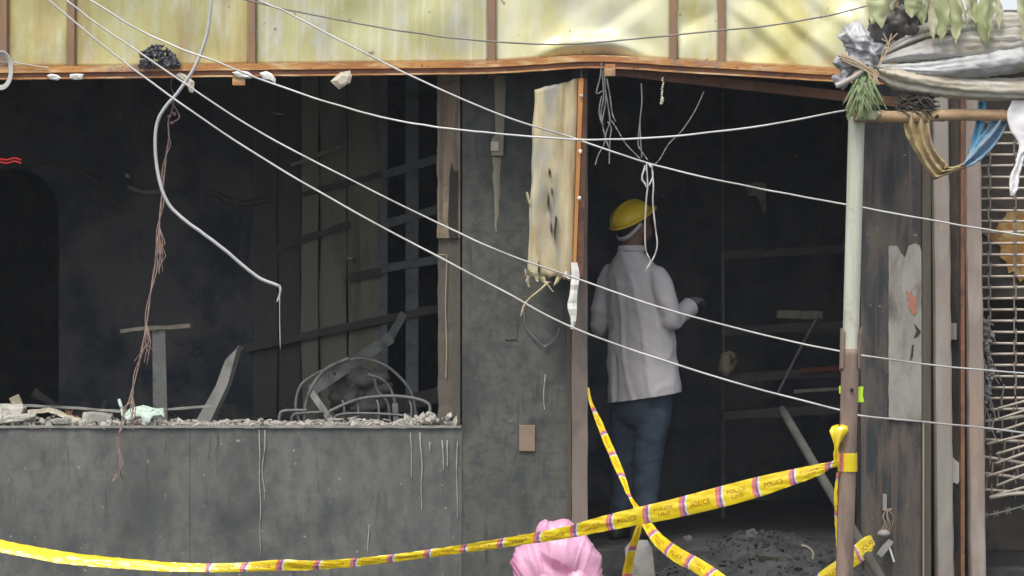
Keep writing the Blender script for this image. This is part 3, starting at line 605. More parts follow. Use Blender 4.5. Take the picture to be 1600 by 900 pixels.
sillbar('broken_plank', [(22, 619, .12), (33, 642, .12)], .05, .02, m_palew, 'short stub of tan plank standing up near the left edge of the sill', 'plank')
b = MB()
for k in range(9): b.tube([at(110 + random.uniform(-12, 12), 658, .06), at(104 + random.uniform(-8, 22), 645 + random.uniform(-8, 6), .05)], [.008, .002], 5)
tag(b.build('rusty_shards', m_rustb), 'cluster of rust brown shards on the sill rubble', 'debris')
# mint cloth
b = MB(); nu, nv = 40, 16; V = []
for j in range(nv + 1):
    for i in range(nu + 1):
        u = i / nu; v = j / nv
        top = 636 + 2 * math.sin(u * 9) - 14 * math.exp(-((u - .02) / .07) ** 2) + 8 * math.exp(-((u - .14) / .06) ** 2)
        bot = 655 + 6 * math.sin(u * 11 + 1) - 7 * math.exp(-((u - .75) / .09) ** 2) - 10 * math.exp(-((u) / .12) ** 2)
        px = 186 + 70 * u + 5 * v * (1 - u); py = top + (bot - top) * v
        V.append(at(px, py, .05 - .06 * v + .022 * fbm(Vector((u * 5, v * 2.4, 0)), 4)))
W = nu + 1; F = [(j * W + i, (j + 1) * W + i, (j + 1) * W + i + 1, j * W + i + 1) for j in range(nv) for i in range(nu)]
o = put('mint_cloth', mesh('mint_cloth', V, F, True), m_mint); s_ = o.modifiers.new('t', 'SOLIDIFY'); s_.thickness = .012
tag(o, 'crumpled pale mint cloth draped over the window sill at left', 'cloth')
# things just inside the window
t_ = thing('burnt_stand', 'burnt T shaped stand with a short plank on top inside the window', 'stand', (at(252, 0, .9).x, .9, FLOOR))
b = MB(); rr = []
for k in range(12):
    y = 516 + k * 22; rr.append([at(238 + .2 * k, y, .87), at(258 + .6 * k, y, .87), at(258 + .6 * k, y, .93), at(238 + .2 * k, y, .93)])
rr.append([Vector((v.x, v.y, FLOOR)) for v in rr[-1]])
b.loft(rr).build('post', m_steel, t_)
MB().bar(at(190, 517, .9), at(232, 512, .9), .02, .12, jit=.003, seg=4).bar(at(228, 513, .9), at(299, 509, .9), .022, .12, jit=.003, seg=5).build('top_plank', m_palew, t_)
b = MB(); b.loft([[at(300, 668, .3), at(324, 668, .3), at(332, 668, .38), at(308, 668, .38)], [at(337, 603, .3), at(356, 600, .3), at(362, 600, .38), at(345, 600, .38)], [at(352, 562, .3), at(371, 541, .3), at(379, 541, .38), at(360, 560, .38)], [at(358, 556, .3), at(374, 540, .3), at(381, 544, .38), at(366, 560, .38)]])
zb = at(300, 668, .3); b.loft([[Vector((zb.x - .55, .3, FLOOR)), Vector((zb.x - .47, .3, FLOOR)), Vector((zb.x - .45, .38, FLOOR)), Vector((zb.x - .53, .38, FLOOR))], [at(299, 669, .302), at(323, 669, .302), at(331, 669, .378), at(307, 669, .378)]])
tag(b.build('leaning_board', m_steel), 'grey scorched board leaning diagonally behind the window sill', 'board')
# collapsed chair frames
cf = thing('bent_chair_frame', 'tangle of bent grey tubular chair frames behind the sill', 'chair frame', (at(560, 0, .5).x, .5, FLOOR))
def ptube(pts, Y, r, mm=m_steeld, nm='bent_tube', flat=None):
    pp = spline([(x, y, Y + dy) for x, y, dy in pts], 8); return MB().tube([at(x, y, yy) for x, y, yy in pp], r, 8).build(nm, mm, cf, True)
ptube([(515, 660, 0), (514, 646, 0), (525, 638, 0), (560, 624, .05), (600, 619, .08), (640, 621, .06), (668, 630, .03), (672, 645, 0), (668, 665, 0)], .35, .009)
ptube([(518, 662, 0), (530, 648, .0), (580, 646, 0), (640, 650, 0)], .36, .007)
ptube([(470, 665, 0), (462, 635, 0), (468, 606, .02), (484, 590, .05), (520, 572, .1), (560, 560, .1), (600, 570, .1), (630, 595, .1), (645, 620, .1), (652, 665, .1)], .5, .008)
ptube([(476, 665, 0), (478, 630, 0), (490, 600, 0), (512, 575, .02), (545, 560, .05)], .45, .01)
ptube([(575, 585, 0), (600, 595, 0), (615, 620, 0), (622, 665, 0)], .55, .009)
ptube([(585, 592, 0), (590, 610, 0), (606, 630, 0), (610, 665, 0)], .6, .008)
ptube([(436, 668, 0), (437, 650, 0), (444, 642, 0), (480, 641, 0)], .36, .008)
ptube([(456, 668, 0), (457, 650, 0), (470, 646, 0), (505, 644, 0)], .4, .008)
for x in (536, 558, 590, 641): ptube([(x, 672, 0), (x + 2, 640, .01), (x - 1, 625, .02)], .4, .006, nm='spoke')
b = MB(); b.bar(at(484, 612, .5), at(610, 528, .9), .065, .03, jit=.002, seg=6).bar(at(608, 530, .9), at(630, 492, 1.1), .045, .03, seg=2); b.build('slanting_rail', m_steeld, cf)
MB().bar(at(486, 612, .46), at(522, 664, .4), .035, .02, seg=3).build('brace', m_steel, cf)
MB().bar(at(617, 630, .5), at(620, 672, .5), .03, .02, seg=3).build('brace', m_steel, cf)
for (x, y) in ((523, 584), (562, 577)): MB().tube([at(x, y, .5) + Vector((0, -.03, 0)), at(x, y, .5) + Vector((0, .0, 0))], .008, 10).build('bolt', m_black, cf)
MB().tube([at(470, 660, .5), Vector((at(470, 0, .5).x, .5, FLOOR))], .01, 8).tube([at(652, 660, .6), Vector((at(652, 0, .6).x, .6, FLOOR))], .01, 8).build('leg', m_steeld, cf)
b = MB()
for k in range(26): b.blob(at(random.uniform(520, 600), random.uniform(582, 640), .66 + random.uniform(0, .05)), random.uniform(.03, .06), .04, random.uniform(.03, .06), None, 10, 8)
put('charred_padding', remesh(b, .012, 1, lambda c, n: c + n * (.035 * fbm(c * 9, 4))), m_chard, cf)

# ------------------------------------------------------------------ interior behind the doorway
rk = thing('burnt_rack', 'charred rack with pale shelf edge and leaning rod deep inside the doorway', 'rack', (at(1220, 0, 1.9).x, 1.9, FLOOR))
IY = 1.9
for x in (1130, 1330): MB().box(at(x, 0, IY).x - .012, at(x, 0, IY).x + .012, IY, IY + .03, FLOOR, at(0, 395, IY).z, .002).build('upright', m_chard, rk)
MB().bar(at(1214, 491, IY - .05), at(1284, 492, IY - .05), .045, .1, jit=.004, seg=5).build('pale_shelf_end', m_palew, rk)
for (y, mm) in ((392, m_chard), (510, m_chard), (583, m_chard), (640, m_chard)):
    MB().bar(at(1128, y + 8, IY - .01), at(1332, y - 4, IY - .01), .05, .25, jit=.006, seg=8).build('shelf', mm, rk)
MB().bar(at(1250, 580, IY - .16), at(1330, 574, IY - .16), .03, .02, jit=.003, seg=4).build('shelf_edge', M('scorched_red_edge', (.2, .06, .04), (.12, .05, .04), scale=9), rk)
MB().bar(at(1240, 612, IY - .16), at(1330, 606, IY - .16), .018, .02, jit=.003, seg=4).build('shelf_edge', m_palew, rk)
MB().tube([at(1279, 492, IY - .2), at(1250, 545, IY - .2), at(1215, 615, IY - .2)], .008, 6).build('leaning_rod', m_steel, rk)
hb = thing('hanging_timber_scrap', 'tan burnt timber scrap hanging on a thin wire inside the doorway', 'timber scrap', at(1135, 585, 1.2))
flk = MB(); pts = [(1124, 565), (1128, 552), (1140, 548), (1150, 553), (1152, 566), (1146, 578), (1136, 588), (1122, 580)]
flk.loft([[at(1136 + (x - 1136) * s, 567 + (y - 567) * s, 1.2 + d) for x, y in pts] for s, d in ((.7, -.03), (1, -.012), (1, .012), (.7, .03))]); flk.build('timber', m_wood, hb)
flk = MB(); pts = [(1141, 556), (1144, 553), (1143, 562), (1147, 558), (1149, 562), (1143, 572), (1141, 568)]
flk.loft([[at(x, y, 1.168) for x, y in pts], [at(x, y, 1.176) for x, y in pts]]); flk.build('burnt_hole', m_hole, hb)
MB().tube([at(1129, 395, 1.2), at(1130, 470, 1.2), at(1131, 550, 1.2)], .0025, 5).tube([at(1129, 395, 1.2), Vector((at(1129, 0, 1.2).x, 1.2, 2.96))], .0025, 5).build('wire', m_wire, hb)
scrap('wall_paper_scrap', [(1166, 288), (1182, 284), (1197, 286), (1197, 335), (1192, 330), (1186, 310), (1176, 304), (1168, 306)], 3.27, m_rag, 'small torn cream scrap on the dark back wall above the man', 'scrap')
for (x, y, dx, dy, nm) in ((436, 178, 11, 3, 'thin white sliver in the dark upper window'), (548, 404, 7, 3, 'tiny pale flake left of the grille below the lower cable'), (199, 275, 5, 6, 'tiny white flake in the dark window beside the curved cable')):
    scrap('hanging_flake', [(x - dx, y - dy), (x + dx, y), (x + dx * .9, y + dy * .6), (x - dx * .8, y + dy * .3)], 2.3, m_white, nm, 'flake', th=.09)
# rubble mound in the doorway
V = []; nx, ny = 70, 60
def mound(x, y):
    e = max(0, 1 - ((x - 1.28) / .66) ** 2); f = max(0, 1 - abs((y - .25) / 1.15) ** 2.2)
    base = .255 * (e ** .6) * f + .09 * e * f * max(0, (x - .9))
    return base * (1 + .2 * fbm(Vector((x * 3, y * 3, 0)), 5)) + .03 * e * f * (.5 - abs(noise.noise(Vector((x * 9, y * 9, 3)))) * 1.6) + .012 * e * f * fbm(Vector((x * 25, y * 25, 3)), 3)
for j in range(ny + 1):
    for i in range(nx + 1):
        x = .25 + 1.75 * i / nx; y = -1.0 + 2.5 * j / ny; V.append(Vector((x, y, mound(x, y) - .02)))
W = nx + 1; F = [(j * W + i, j * W + i + 1, (j + 1) * W + i + 1, (j + 1) * W + i) for j in range(ny) for i in range(nx)]
b = MB(); b.add(V, F)
for k in range(1500):
    x = random.uniform(.45, 1.8); y = random.uniform(-.7, 1.1); z = mound(x, y)
    if z > .06: b.stone((x, y, z - .015), random.choice((.003, .004, .005, .007, .009, .015)) * random.uniform(.7, 1.2), (1.5, 1, .45), rough=.6)
tag(b.build('burnt_rubble', m_dark), 'black burnt rubble heaped across the doorway threshold', None, kind='stuff')
def slab(pts, Y0, Y1, mm, label, nm='rubble_slab', th=.03):
    b = MB(); n_ = len(pts); t0 = [at(x, y, Y0 + (Y1 - Y0) * k / n_) for k, (x, y) in enumerate(pts)]; b.loft([t0, [v + Vector((0, .02, -th)) for v in t0]]); return tag(b.build(nm, mm), label, 'rubble')
slab([(1178, 842), (1200, 843), (1206, 856), (1196, 860), (1185, 852)], -.2, -.05, m_steeld, 'grey broken slab on the burnt rubble below the long tape')
slab([(1166, 829), (1178, 825), (1183, 832), (1176, 836)], .1, .15, m_ash, 'pale pebble at the top of the burnt rubble heap', 'rubble_pebble')
slab([(1068, 838), (1078, 836), (1082, 840), (1074, 843)], .15, .2, m_white, 'small white chip on the black rubble right of the crossing tapes', 'rubble_chip', .012)
slab([(1184, 868), (1230, 872), (1228, 878), (1186, 874)], -.35, -.3, m_palew, 'thin brown splinter lying on the burnt rubble', 'rubble_splinter', .012)
b = MB(); b.tube([at(x, y, -.3) for x, y in spline([(1252, 852), (1262, 855), (1270, 863), (1270, 873)], 5)], .006, 6)
tag(b.build('curled_scrap', m_palew), 'curled pale strip on the rubble near the foreground pipe', 'scrap')
# stone at the step
b = MB(); p = at(1000, 880, -.25); vs, fs = ICO[2]; out = []
for v in vs:
    u = Vector([max(-.7, min(.7, c)) / .7 for c in v]) * (1 + .14 * noise.noise(v * 1.7 + Vector((3, 1, 0))))
    taper = 1 - .28 * (u.z + 1) / 2; out.append(Vector((p.x + u.x * .088 * taper - .01 * u.z, -.25 + u.y * .07, .155 + u.z * .15)))
b.add(out, fs); tag(b.build('stone_block', m_conc, None, True), 'pale grey upright stone block at the doorway step between the hanging tapes', 'stone')

# ------------------------------------------------------------------ person
PYW = .62; O = Vector((at(985, 0, PYW).x, PYW, FLOOR)); PS = ppm(PYW); FEET = 450 + (CAM_Z - FLOOR) * PS
man = thing('person', 'person in yellow helmet, grey shirt and navy trousers, back turned, standing in the doorway', 'person', O)
def L(px, py, dy=0.0): return O + Vector(((px - 985) / PS, dy, (FEET - py) / PS))
ang = R(33); rax = Vector((math.cos(ang), -math.sin(ang), 0)); fax = Vector((math.sin(ang), math.cos(ang), 0))
def ring(px, py, wd, dp, dy=0.0, n=28, pw=1.0):
    c = L(px, py, dy); out = []
    for k in range(n):
        a = 2 * math.pi * k / n; ca, sa = math.cos(a), math.sin(a)
        ca = math.copysign(abs(ca) ** pw, ca); sa = math.copysign(abs(sa) ** pw, sa); out.append(c + rax * (ca * wd) + fax * (sa * dp))
    return out
def limb(mb, pts, n=14):
    pp = spline(pts, 5); mb.tube([L(p[0], p[1], p[2]) for p in pp], [p[3] for p in pp], n)
# body (skin): legs, trunk, neck, head, arms as one continuous skin
bd = MB()
bd.loft([ring(1003, 610, .15, .1), ring(1003, 560, .15, .1), ring(1000, 470, .16, .1), ring(995, 436, .14, .08), ring(989, 412, .085, .065), ring(987, 398, .058, .058), ring(988, 380, .056, .056), ring(990, 362, .056, .06)])
HC = L(991, 352, .02); yaw = R(-52); tilt = R(28)
HR = Matrix.Rotation(yaw, 3, 'Z') @ Matrix.Rotation(tilt, 3, 'X')     # head local: +Y forward, +Z up
bd.blob(HC + HR @ Vector((0, -.005, .012)), .075, .095, .1, HR); bd.blob(HC + HR @ Vector((0, .035, -.055)), .056, .062, .062, HR)
bd.blob(HC + HR @ Vector((0, .1, -.02)), .014, .02, .026, HR, 10, 8); bd.blob(HC + HR @ Vector((0, .088, -.062)), .022, .014, .009, HR, 10, 8)
for s in (-1, 1): bd.blob(HC + HR @ Vector((s * .077, -.005, -.022)), .011, .02, .032, HR, 10, 8)
limb(bd, [(1020, 432, -.08, .035), (1036, 465, -.125, .033), (1045, 503, -.14, .03), (1060, 492, -.03, .032), (1078, 479, .03, .03), (1084, 473, .06, .028)])
limb(bd, [(962, 432, .1, .035), (945, 465, .115, .033), (942, 503, .135, .03), (950, 519, .25, .032), (962, 520, .34, .028)])
for (hx, kx, fx, dy) in ((985, 976, 969, .05), (1024, 1010, 1003, -.05)):
    limb(bd, [(hx, 600, dy, .085), ((hx + kx) / 2, 660, dy, .08), (kx, 725, dy + .01, .058), ((kx + fx) / 2, 770, dy, .052), (fx, 815, dy, .038)])
put('body', remesh(bd, .011, 3), m_skin, man)
# trousers
tr = MB(); tr.loft([ring(1004, 585, .165, .118), ring(1004, 620, .175, .125), ring(1003, 650, .172, .122), ring(1001, 664, .15, .105)])
for (hx, kx, fx, dy) in ((982, 977, 970, .05), (1022, 1011, 1003, -.05)):
    limb(tr, [(hx, 640, dy, .098), ((hx + kx) / 2, 680, dy, .092), (kx, 725, dy, .078), ((kx + fx) / 2 + 1, 770, dy, .072), (fx, 818, dy, .072), (fx, 825, dy, .073)])
put('trousers', remesh(tr, .012, 3, lambda c, n: c + n * (.007 * fbm(Vector((c.x * 9, c.y * 9, c.z * 16)), 3))), m_jean, man)
for (fx, dy) in ((970, .05), (1003, -.05)):
    b = MB(); c = L(fx, FEET, dy); rr = []
    for (d, wd, h) in ((-.09, .025, .05), (-.075, .038, .075), (-.02, .042, .09), (.05, .045, .075), (.12, .048, .055), (.17, .04, .045), (.19, .02, .03)):
        rr.append([c + fax * d + rax * (wd * math.cos(a)) + Vector((0, 0, max(0.002, h * (.5 + .5 * math.sin(a))))) for a in [2 * math.pi * k / 12 for k in range(12)]])
    b.loft(rr).build('shoe', m_shoe, man, True)
# shirt
sh = MB()
sh.loft([ring(1009, 648, .222, .158, pw=.85), ring(1008, 621, .217, .155, pw=.85), ring(1006, 595, .208, .15, pw=.85), ring(1004, 555, .195, .142, pw=.87), ring(1002, 510, .185, .134, pw=.9), ring(1000, 475, .183, .128, pw=.9), ring(997, 448, .18, .12, pw=.95), ring(994, 430, .168, .108), ring(991, 416, .145, .096), ring(988, 404, .108, .084), ring(986, 396, .08, .074), ring(985.5, 390, .069, .069), ring(986, 386, .067, .067)])
limb(sh, [(1018, 422, -.07, .045), (1028, 434, -.1, .06), (1038, 465, -.135, .064), (1044, 490, -.13, .062), (1045, 501, -.12, .062), (1054, 497, -.07, .056), (1064, 490, -.02, .048), (1072, 485, .01, .044)])
limb(sh, [(962, 420, .09, .045), (953, 434, .1, .058), (943, 465, .11, .06), (940, 498, .12, .06), (943, 512, .16, .058), (955, 520, .28, .05)])
def wr(c, n):
    l = c - O; h = l.z
    rg = lambda v: .5 - min(1, abs(noise.noise(v)) * 3.2)
    d = .006 * fbm(Vector((l.x * 6 + h * 2, l.y * 6, h * 4)), 3)
    d += .0075 * rg(Vector((l.x * 8 + h * 2.6, l.y * 7, h * 1.3 - l.x * 2))) * (1 if h < 1.45 else .4)
    d += .0075 * rg(Vector((l.x * 4 - h * 6, l.y * 4, h * 7 + l.x * 5 + 7))) * (1 if l.x > .12 or l.x < -.1 else .35)
    if h < 1.02:                                         # side slit at the left of the hem
        k = math.exp(-((l.x + .085) / .008) ** 2) * (1 if n.y < .2 else 0); d -= .03 * k * min(1, (1.02 - h) / .1)
    return c + n * d
sm = remesh(sh, .0085, 2, wr); bq = bmesh.new(); bq.from_mesh(sm)
pa, pc = L(960, 628), L(1060, 612); pn = (pc - pa).cross(Vector((0, 1, 0))); pn = pn if pn.z > 0 else -pn
bmesh.ops.bisect_plane(bq, geom=list(bq.verts) + list(bq.edges) + list(bq.faces), plane_co=pa, plane_no=pn.normalized(), clear_inner=True)
bq.to_mesh(sm); bq.free(); sm.polygons.foreach_set('use_smooth', [True] * len(sm.polygons))
so_ = put('shirt', sm, m_shirt, man); q_ = so_.modifiers.new('t', 'SOLIDIFY'); q_.thickness = .004
b = MB(); rr = []
for k in range(25):
    a = math.pi * 2 * k / 24; 
b = MB(); cc = L(986.5, 388, 0)
b.loft([[cc + rax * (r_ * math.cos(a)) + fax * (r_ * math.sin(a)) + Vector((0, 0, z_)) for a in [2 * math.pi * k / 28 for k in range(28)]] for r_, z_ in ((.072, -.02), (.075, -.002), (.069, .016), (.062, .014), (.06, -.02))]).build('collar', m_shirt, man, True)
# cuff
ca = L(1072, 485, .03); cb = L(1079, 480, .06); dr = (cb - ca).normalized()
ca = L(1060, 493, -.035); cb = L(1079, 479, .03); b = MB(); b.tube([ca, ca.lerp(cb, .5), cb, cb + (cb - ca) * .02, cb - (cb - ca) * .25], [.047, .05, .053, .05, .042], 32); b.build('cuff', m_shirt, man)
# gloved hand: palm, four unequal fingers, thumb from the side
hd = MB(); pb = L(1081, 475, .05); fw = (L(1089, 468, .12) - pb).normalized(); side = fw.cross(Vector((0, 0, 1))).normalized(); upv = side.cross(fw)
def hp(f, s, u): return pb + fw * f + side * s + upv * u
hd.loft([[hp(f, w_ * math.cos(a), t_h * math.sin(a)) for a in [2 * math.pi * k / 14 for k in range(14)]] for f, w_, t_h in ((-.03, .027, .024), (0, .03, .022), (.03, .04, .02), (.065, .042, .018), (.085, .038, .014))])
for s_, ln in ((-.03, .062), (-.01, .075), (.01, .07), (.029, .052)):
    hd.tube([hp(.075, s_, 0), hp(.075 + ln * .42, s_ * 1.06, -.006), hp(.075 + ln * .75, s_ * 1.05, -.026), hp(.075 + ln * .85, s_, -.05)], [.0105, .01, .0092, .007], 10)
hd.tube([hp(.01, -.032, -.004), hp(.04, -.055, -.014), hp(.07, -.058, -.032), hp(.09, -.05, -.045)], [.014, .0125, .0105, .008], 10)
put('glove', remesh(hd, .0042, 2), m_glove, man)
lh = MB(); pb = L(962, 520, .34); fw = (L(975, 522, .45) - pb).normalized(); side = fw.cross(Vector((0, 0, 1))).normalized(); upv = side.cross(fw)
lh.loft([[hp(f, w_ * math.cos(a), t_h * math.sin(a)) for a in [2 * math.pi * k / 14 for k in range(14)]] for f, w_, t_h in ((-.03, .027, .024), (0, .03, .022), (.03, .04, .02), (.065, .042, .018), (.085, .038, .014))])
for s_, ln in ((-.03, .052), (-.01, .07), (.01, .075), (.029, .062)):
    lh.tube([hp(.075, s_, 0), hp(.075 + ln * .42, s_ * 1.06, -.006), hp(.075 + ln * .75, s_ * 1.05, -.026), hp(.075 + ln * .85, s_, -.05)], [.0105, .01, .0092, .007], 10)
lh.tube([hp(.01, .032, -.004), hp(.04, .055, -.014), hp(.07, .058, -.032), hp(.09, .05, -.045)], [.014, .0125, .0105, .008], 10)
put('hand', remesh(lh, .0042, 2), m_skin, man)
# hair under the helmet
b = MB(); b.blob(HC + HR @ Vector((0, -.018, .022)), .079, .09, .088, HR); b.build('hair', m_hair, man, True)
# helmet
hm = MB(); hc = HC + HR @ Vector((0, -.005, .048)); rings = []
for k in range(13):
    th = math.pi / 2 * k / 12.6
    rings.append([hc + HR @ Vector((.103 * math.cos(th) * math.cos(a), .128 * math.cos(th) * math.sin(a), .088 * math.sin(th) ** .95 + (.006 * math.exp(-(math.cos(a) * 4) ** 2) * math.sin(th)))) for a in [2 * math.pi * j / 40 for j in range(40)]])
hm.loft(rings, True)
helmet = hm.build('helmet', m_helm, man, True)
b = MB(); rr = []
for j in range(41):
    a = 2 * math.pi * j / 40; vis = max(0, math.sin(a)) ** 3 * .04
    ex = .008 + vis; ca_, sa_ = math.cos(a), math.sin(a)
    rr.append([hc + HR @ Vector((.1 * ca_, .125 * sa_, .006)), hc + HR @ Vector(((.103 + ex) * ca_, (.128 + ex) * sa_, -.004 - vis * .25)), hc + HR @ Vector(((.103 + ex) * ca_, (.128 + ex) * sa_, -.01 - vis * .25)), hc + HR @ Vector((.1 * ca_, .125 * sa_, -.004))])
b.loft(rr, False).build('brim', m_helm, helmet, True)
MB().tube([hc + HR @ Vector((.0, .1 - .22 * t, .088 * math.sqrt(max(.02, 1 - ((.1 - .22 * t) / .128) ** 2)))) for t in [k / 14 for k in range(15)]], .006, 8).build('ridge', m_helm, helmet, True)
b = MB(); rr = []
for j in range(25):
    a = math.pi * (1.03 + .94 * j / 24); drop = -.03 - .045 * math.sin(math.pi * j / 24)
    q0 = Vector((.086 * math.cos(a), .1 * math.sin(a) - .012 * math.sin(math.pi * j / 24), drop)); rr.append([hc + HR @ (q0 + Vector((0, 0, .016))), hc + HR @ (q0 * 1.0 + Vector((math.cos(a) * .006, math.sin(a) * .006, 0))), hc + HR @ (q0 - Vector((0, 0, .016))), hc + HR @ (q0 - Vector((math.cos(a) * .004, math.sin(a) * .004, 0)))])
b.loft(rr).build('nape_strap', m_strap, helmet, True)

# ------------------------------------------------------------------ cables
def cable(pts, Y, r, mm, name, label, cat='cable', Y1=None, extra=None):
    Y1 = Y if Y1 is None else Y1; pp = spline(pts, 8); n_ = len(pp); b = MB()
    b.tube([at(p[0], p[1], Y + (Y1 - Y) * i / (n_ - 1)) + Vector((0, 0, 0.0022 * noise.noise(Vector((i * .3, r * 999 + pts[0][0], 0))))) for i, p in enumerate(pp)], r, 8)
    if extra: extra(b)
    return tag(b.build(name, mm, None, True), label, cat, 'overhead cables' if name == 'overhead_cable' else None)
CY = -1.3
cable([(-60, -105), (0, -62), (75, 0), (170, 78), (262, 147), (380, 228), (520, 312), (690, 404), (790, 457), (880, 505), (1000, 551), (1150, 598), (1310, 640), (1350, 650), (1450, 660), (1540, 669), (1700, 688)], CY, 0.00462, m_cab, 'overhead_cable', 'lowest long grey cable, sagging from upper left across the lower grey shirt')
cable([(-60, -130), (20, -62), (103, 0), (150, 36), (215, 80), (300, 138), (400, 203), (540, 277), (700, 356), (790, 396), (880, 428), (1000, 470), (1080, 494), (1200, 525), (1312, 549), (1400, 563), (1500, 575), (1600, 583), (1700, 590)], CY - .05, 0.00420, m_cab, 'overhead_cable', "long grey cable just above the lowest one, crossing the person's raised cuff")
cable([(20, -70), (80, -30), (140, 0), (210, 43), (270, 71), (340, 97), (410, 125), (500, 156), (580, 179), (640, 192), (700, 201), (760, 207), (840, 214), (900, 218), (960, 218), (1040, 214), (1110, 207), (1200, 195), (1312, 174), (1330, 172)], CY - .1, 0.00437, m_cab, 'overhead_cable', 'grey cable dipping across the sign board and rising to the pipe top', Y1=-2.15)
cable([(300, -60), (400, -2), (450, 20), (520, 57), (600, 98), (700, 145), (800, 186), (900, 217), (960, 238), (1030, 260), (1120, 281), (1220, 301), (1320, 319), (1400, 334), (1500, 352), (1600, 368), (1700, 384)], CY + .05, 0.00437, m_cab, 'overhead_cable', "straight grey cable running over the top of the sign board and above the helmet")
cable([(200, -40), (300, -17), (385, 0), (440, 13), (520, 29), (600, 44), (690, 57), (770, 65), (850, 69), (910, 68), (980, 62), (1080, 52), (1200, 40), (1290, 25), (1370, 5), (1450, -16)], -.75, .0042, m_cabb, 'overhead_cable', 'thin brown cable sagging across the yellow fascia sheets')
def tip(b):
    b.tube([at(x, y, -.9) for x, y in spline([(436, 446), (438, 452), (437, 460), (433, 472)], 4)], [.007] * 6 + [.005] * 7, 6)
    b.tube([at(x, y, -.9) for x, y in spline([(437, 462), (437, 500), (438, 546)], 4)], .0025, 5)
cable([(333, -60), (331, -20), (329, 10), (324, 50), (313, 85), (300, 112), (280, 142), (260, 165), (248, 185), (243, 208), (243, 240), (247, 272), (255, 302), (268, 325), (290, 345), (320, 367), (350, 390), (380, 415), (405, 434), (436, 447)], -.9, .0085, m_cabw, 'dangling_cable', 'thick grey loose cable looping down in front of the dark window with a bent tip', extra=tip)
b = MB()
main = spline([(270, 118), (267, 135), (272, 150), (268, 175), (263, 190), (264, 215), (260, 240), (255, 290), (250, 335), (247, 385), (238, 440), (230, 500), (222, 545), (212, 590), (202, 625), (196, 640), (190, 660), (186, 690), (188, 720), (186, 740), (176, 752)], 6)
b.tube([at(x, y, -.16) for x, y in main], [.0045 + .002 * noise.noise(Vector((i * .3, 0, 0))) for i in range(len(main))], 6)
b.tube([at(x + 4 * math.sin(i * .5), y, -.165) for i, (x, y) in enumerate(main[30:118])], .003, 5)
for (x, y) in ((264, 182), (272, 178), (268, 192)): b.stone(at(x, y, -.17), .014, (1, .7, .8))
b.tube([at(x, y, -.17) for x, y in spline([(268, 160), (276, 172), (280, 184), (268, 192)], 5)], .004, 5)
for (x0, y0) in ((249, 355), (250, 375), (230, 508), (206, 615)):
    for k in range(5): b.tube([at(x0, y0, -.17), at(x0 + random.uniform(-6, 10) * (-1 if y0 > 500 else 1), y0 + 25, -.175), at(x0 + random.uniform(-8, 12) * (-2 if y0 == 508 else 1), y0 + random.uniform(40, 62), -.17)], [.003, .0025, .0015], 5)
for (dx, dy) in ((-20, 12), (18, 25), (10, 30)): b.tube([at(187, 738, -.1), at(187 + dx * .5, 738 + dy * .4, -.06), at(187 + dx, 738 + dy, -.03)], .002, 5)
tag(b.build('frayed_wire', m_copper), 'long frayed copper coloured wire hanging in front of the window over the sill', 'wire')
b = MB()
for k, dy in enumerate((0, 5)): b.tube([at(x, y + dy, -.2) for x, y in spline([(-30, 246), (-5, 247), (10, 250), (22, 247), (33, 250)], 4)], .004, 6)
tag(b.build('red_wire', m_red), 'short red wire ends poking in at the left edge', 'wire')
# wires dangling below the fascia by the doorway
def wires(name, lines, Y, label, mm=m_wire, r=.0036):
    b = MB()
    for ln in lines: b.tube([at(x, y, Y + .004 * math.sin(y * .07 + x)) for x, y in spline(ln, 5)], r, 6)
    return tag(b.build(name, mm), label, 'wire', 'wires hanging by the doorway' if name == 'hanging_wire' else None)
wires('hanging_wire', [[(940, 98), (938, 120), (932, 146), (944, 142), (946, 160), (941, 190), (944, 195)], [(944, 105), (946, 140), (950, 165), (953, 190), (948, 205), (944, 225), (935, 242), (930, 258)], [(948, 122), (953, 150), (957, 178), (962, 190)], [(940, 150), (936, 175), (942, 198)], [(949, 190), (955, 200), (953, 220), (952, 256)], [(955, 188), (966, 205), (978, 225), (1000, 248)], [(941, 110), (943, 150), (939, 180), (946, 215), (953, 235)]], FY - .03, 'tangled bunch of grey wires hanging from the beam beside the sign board')
wires('hanging_wire', [[(1002, 130), (1003, 160), (1000, 190), (1001, 220), (1003, 246)], [(1000, 190), (997, 225), (1005, 240), (1012, 250)]], FY - .01, 'single thin grey wire hanging straight down left of the bead string')
wires('hanging_wire', [[(1100, 143), (1085, 175), (1065, 205), (1045, 225), (1030, 250), (1015, 262)]], FY + .02, 'thin slanting wire running down left from the soffit beam')
wires('hanging_wire_loop', [[(1010, 256), (1012, 290), (1010, 310), (1008, 350), (1009, 390), (1016, 408), (1009, 424)], [(1018, 256), (1021, 290), (1020, 315), (1024, 355), (1027, 380), (1024, 396), (1016, 412), (1010, 418)], [(1008, 258), (1003, 280), (1009, 288)], [(1012, 256), (1018, 262), (1020, 275), (1014, 290)], [(1006, 252), (1020, 260)], [(1010, 262), (1003, 275), (1011, 294)]], CY + .04, 'long narrow loop of pale wire hanging from the cable in front of the person', m_cab)
b = MB()
for k in range(12): b.stone(at(1036 - .25 * k + random.uniform(-1, 1), 122 + k * 3.6, FY - .03), .0065 + .003 * (k > 8))
tag(b.build('bead_string', m_rag), 'short crusty string hanging from the beam right of the wires', 'string')

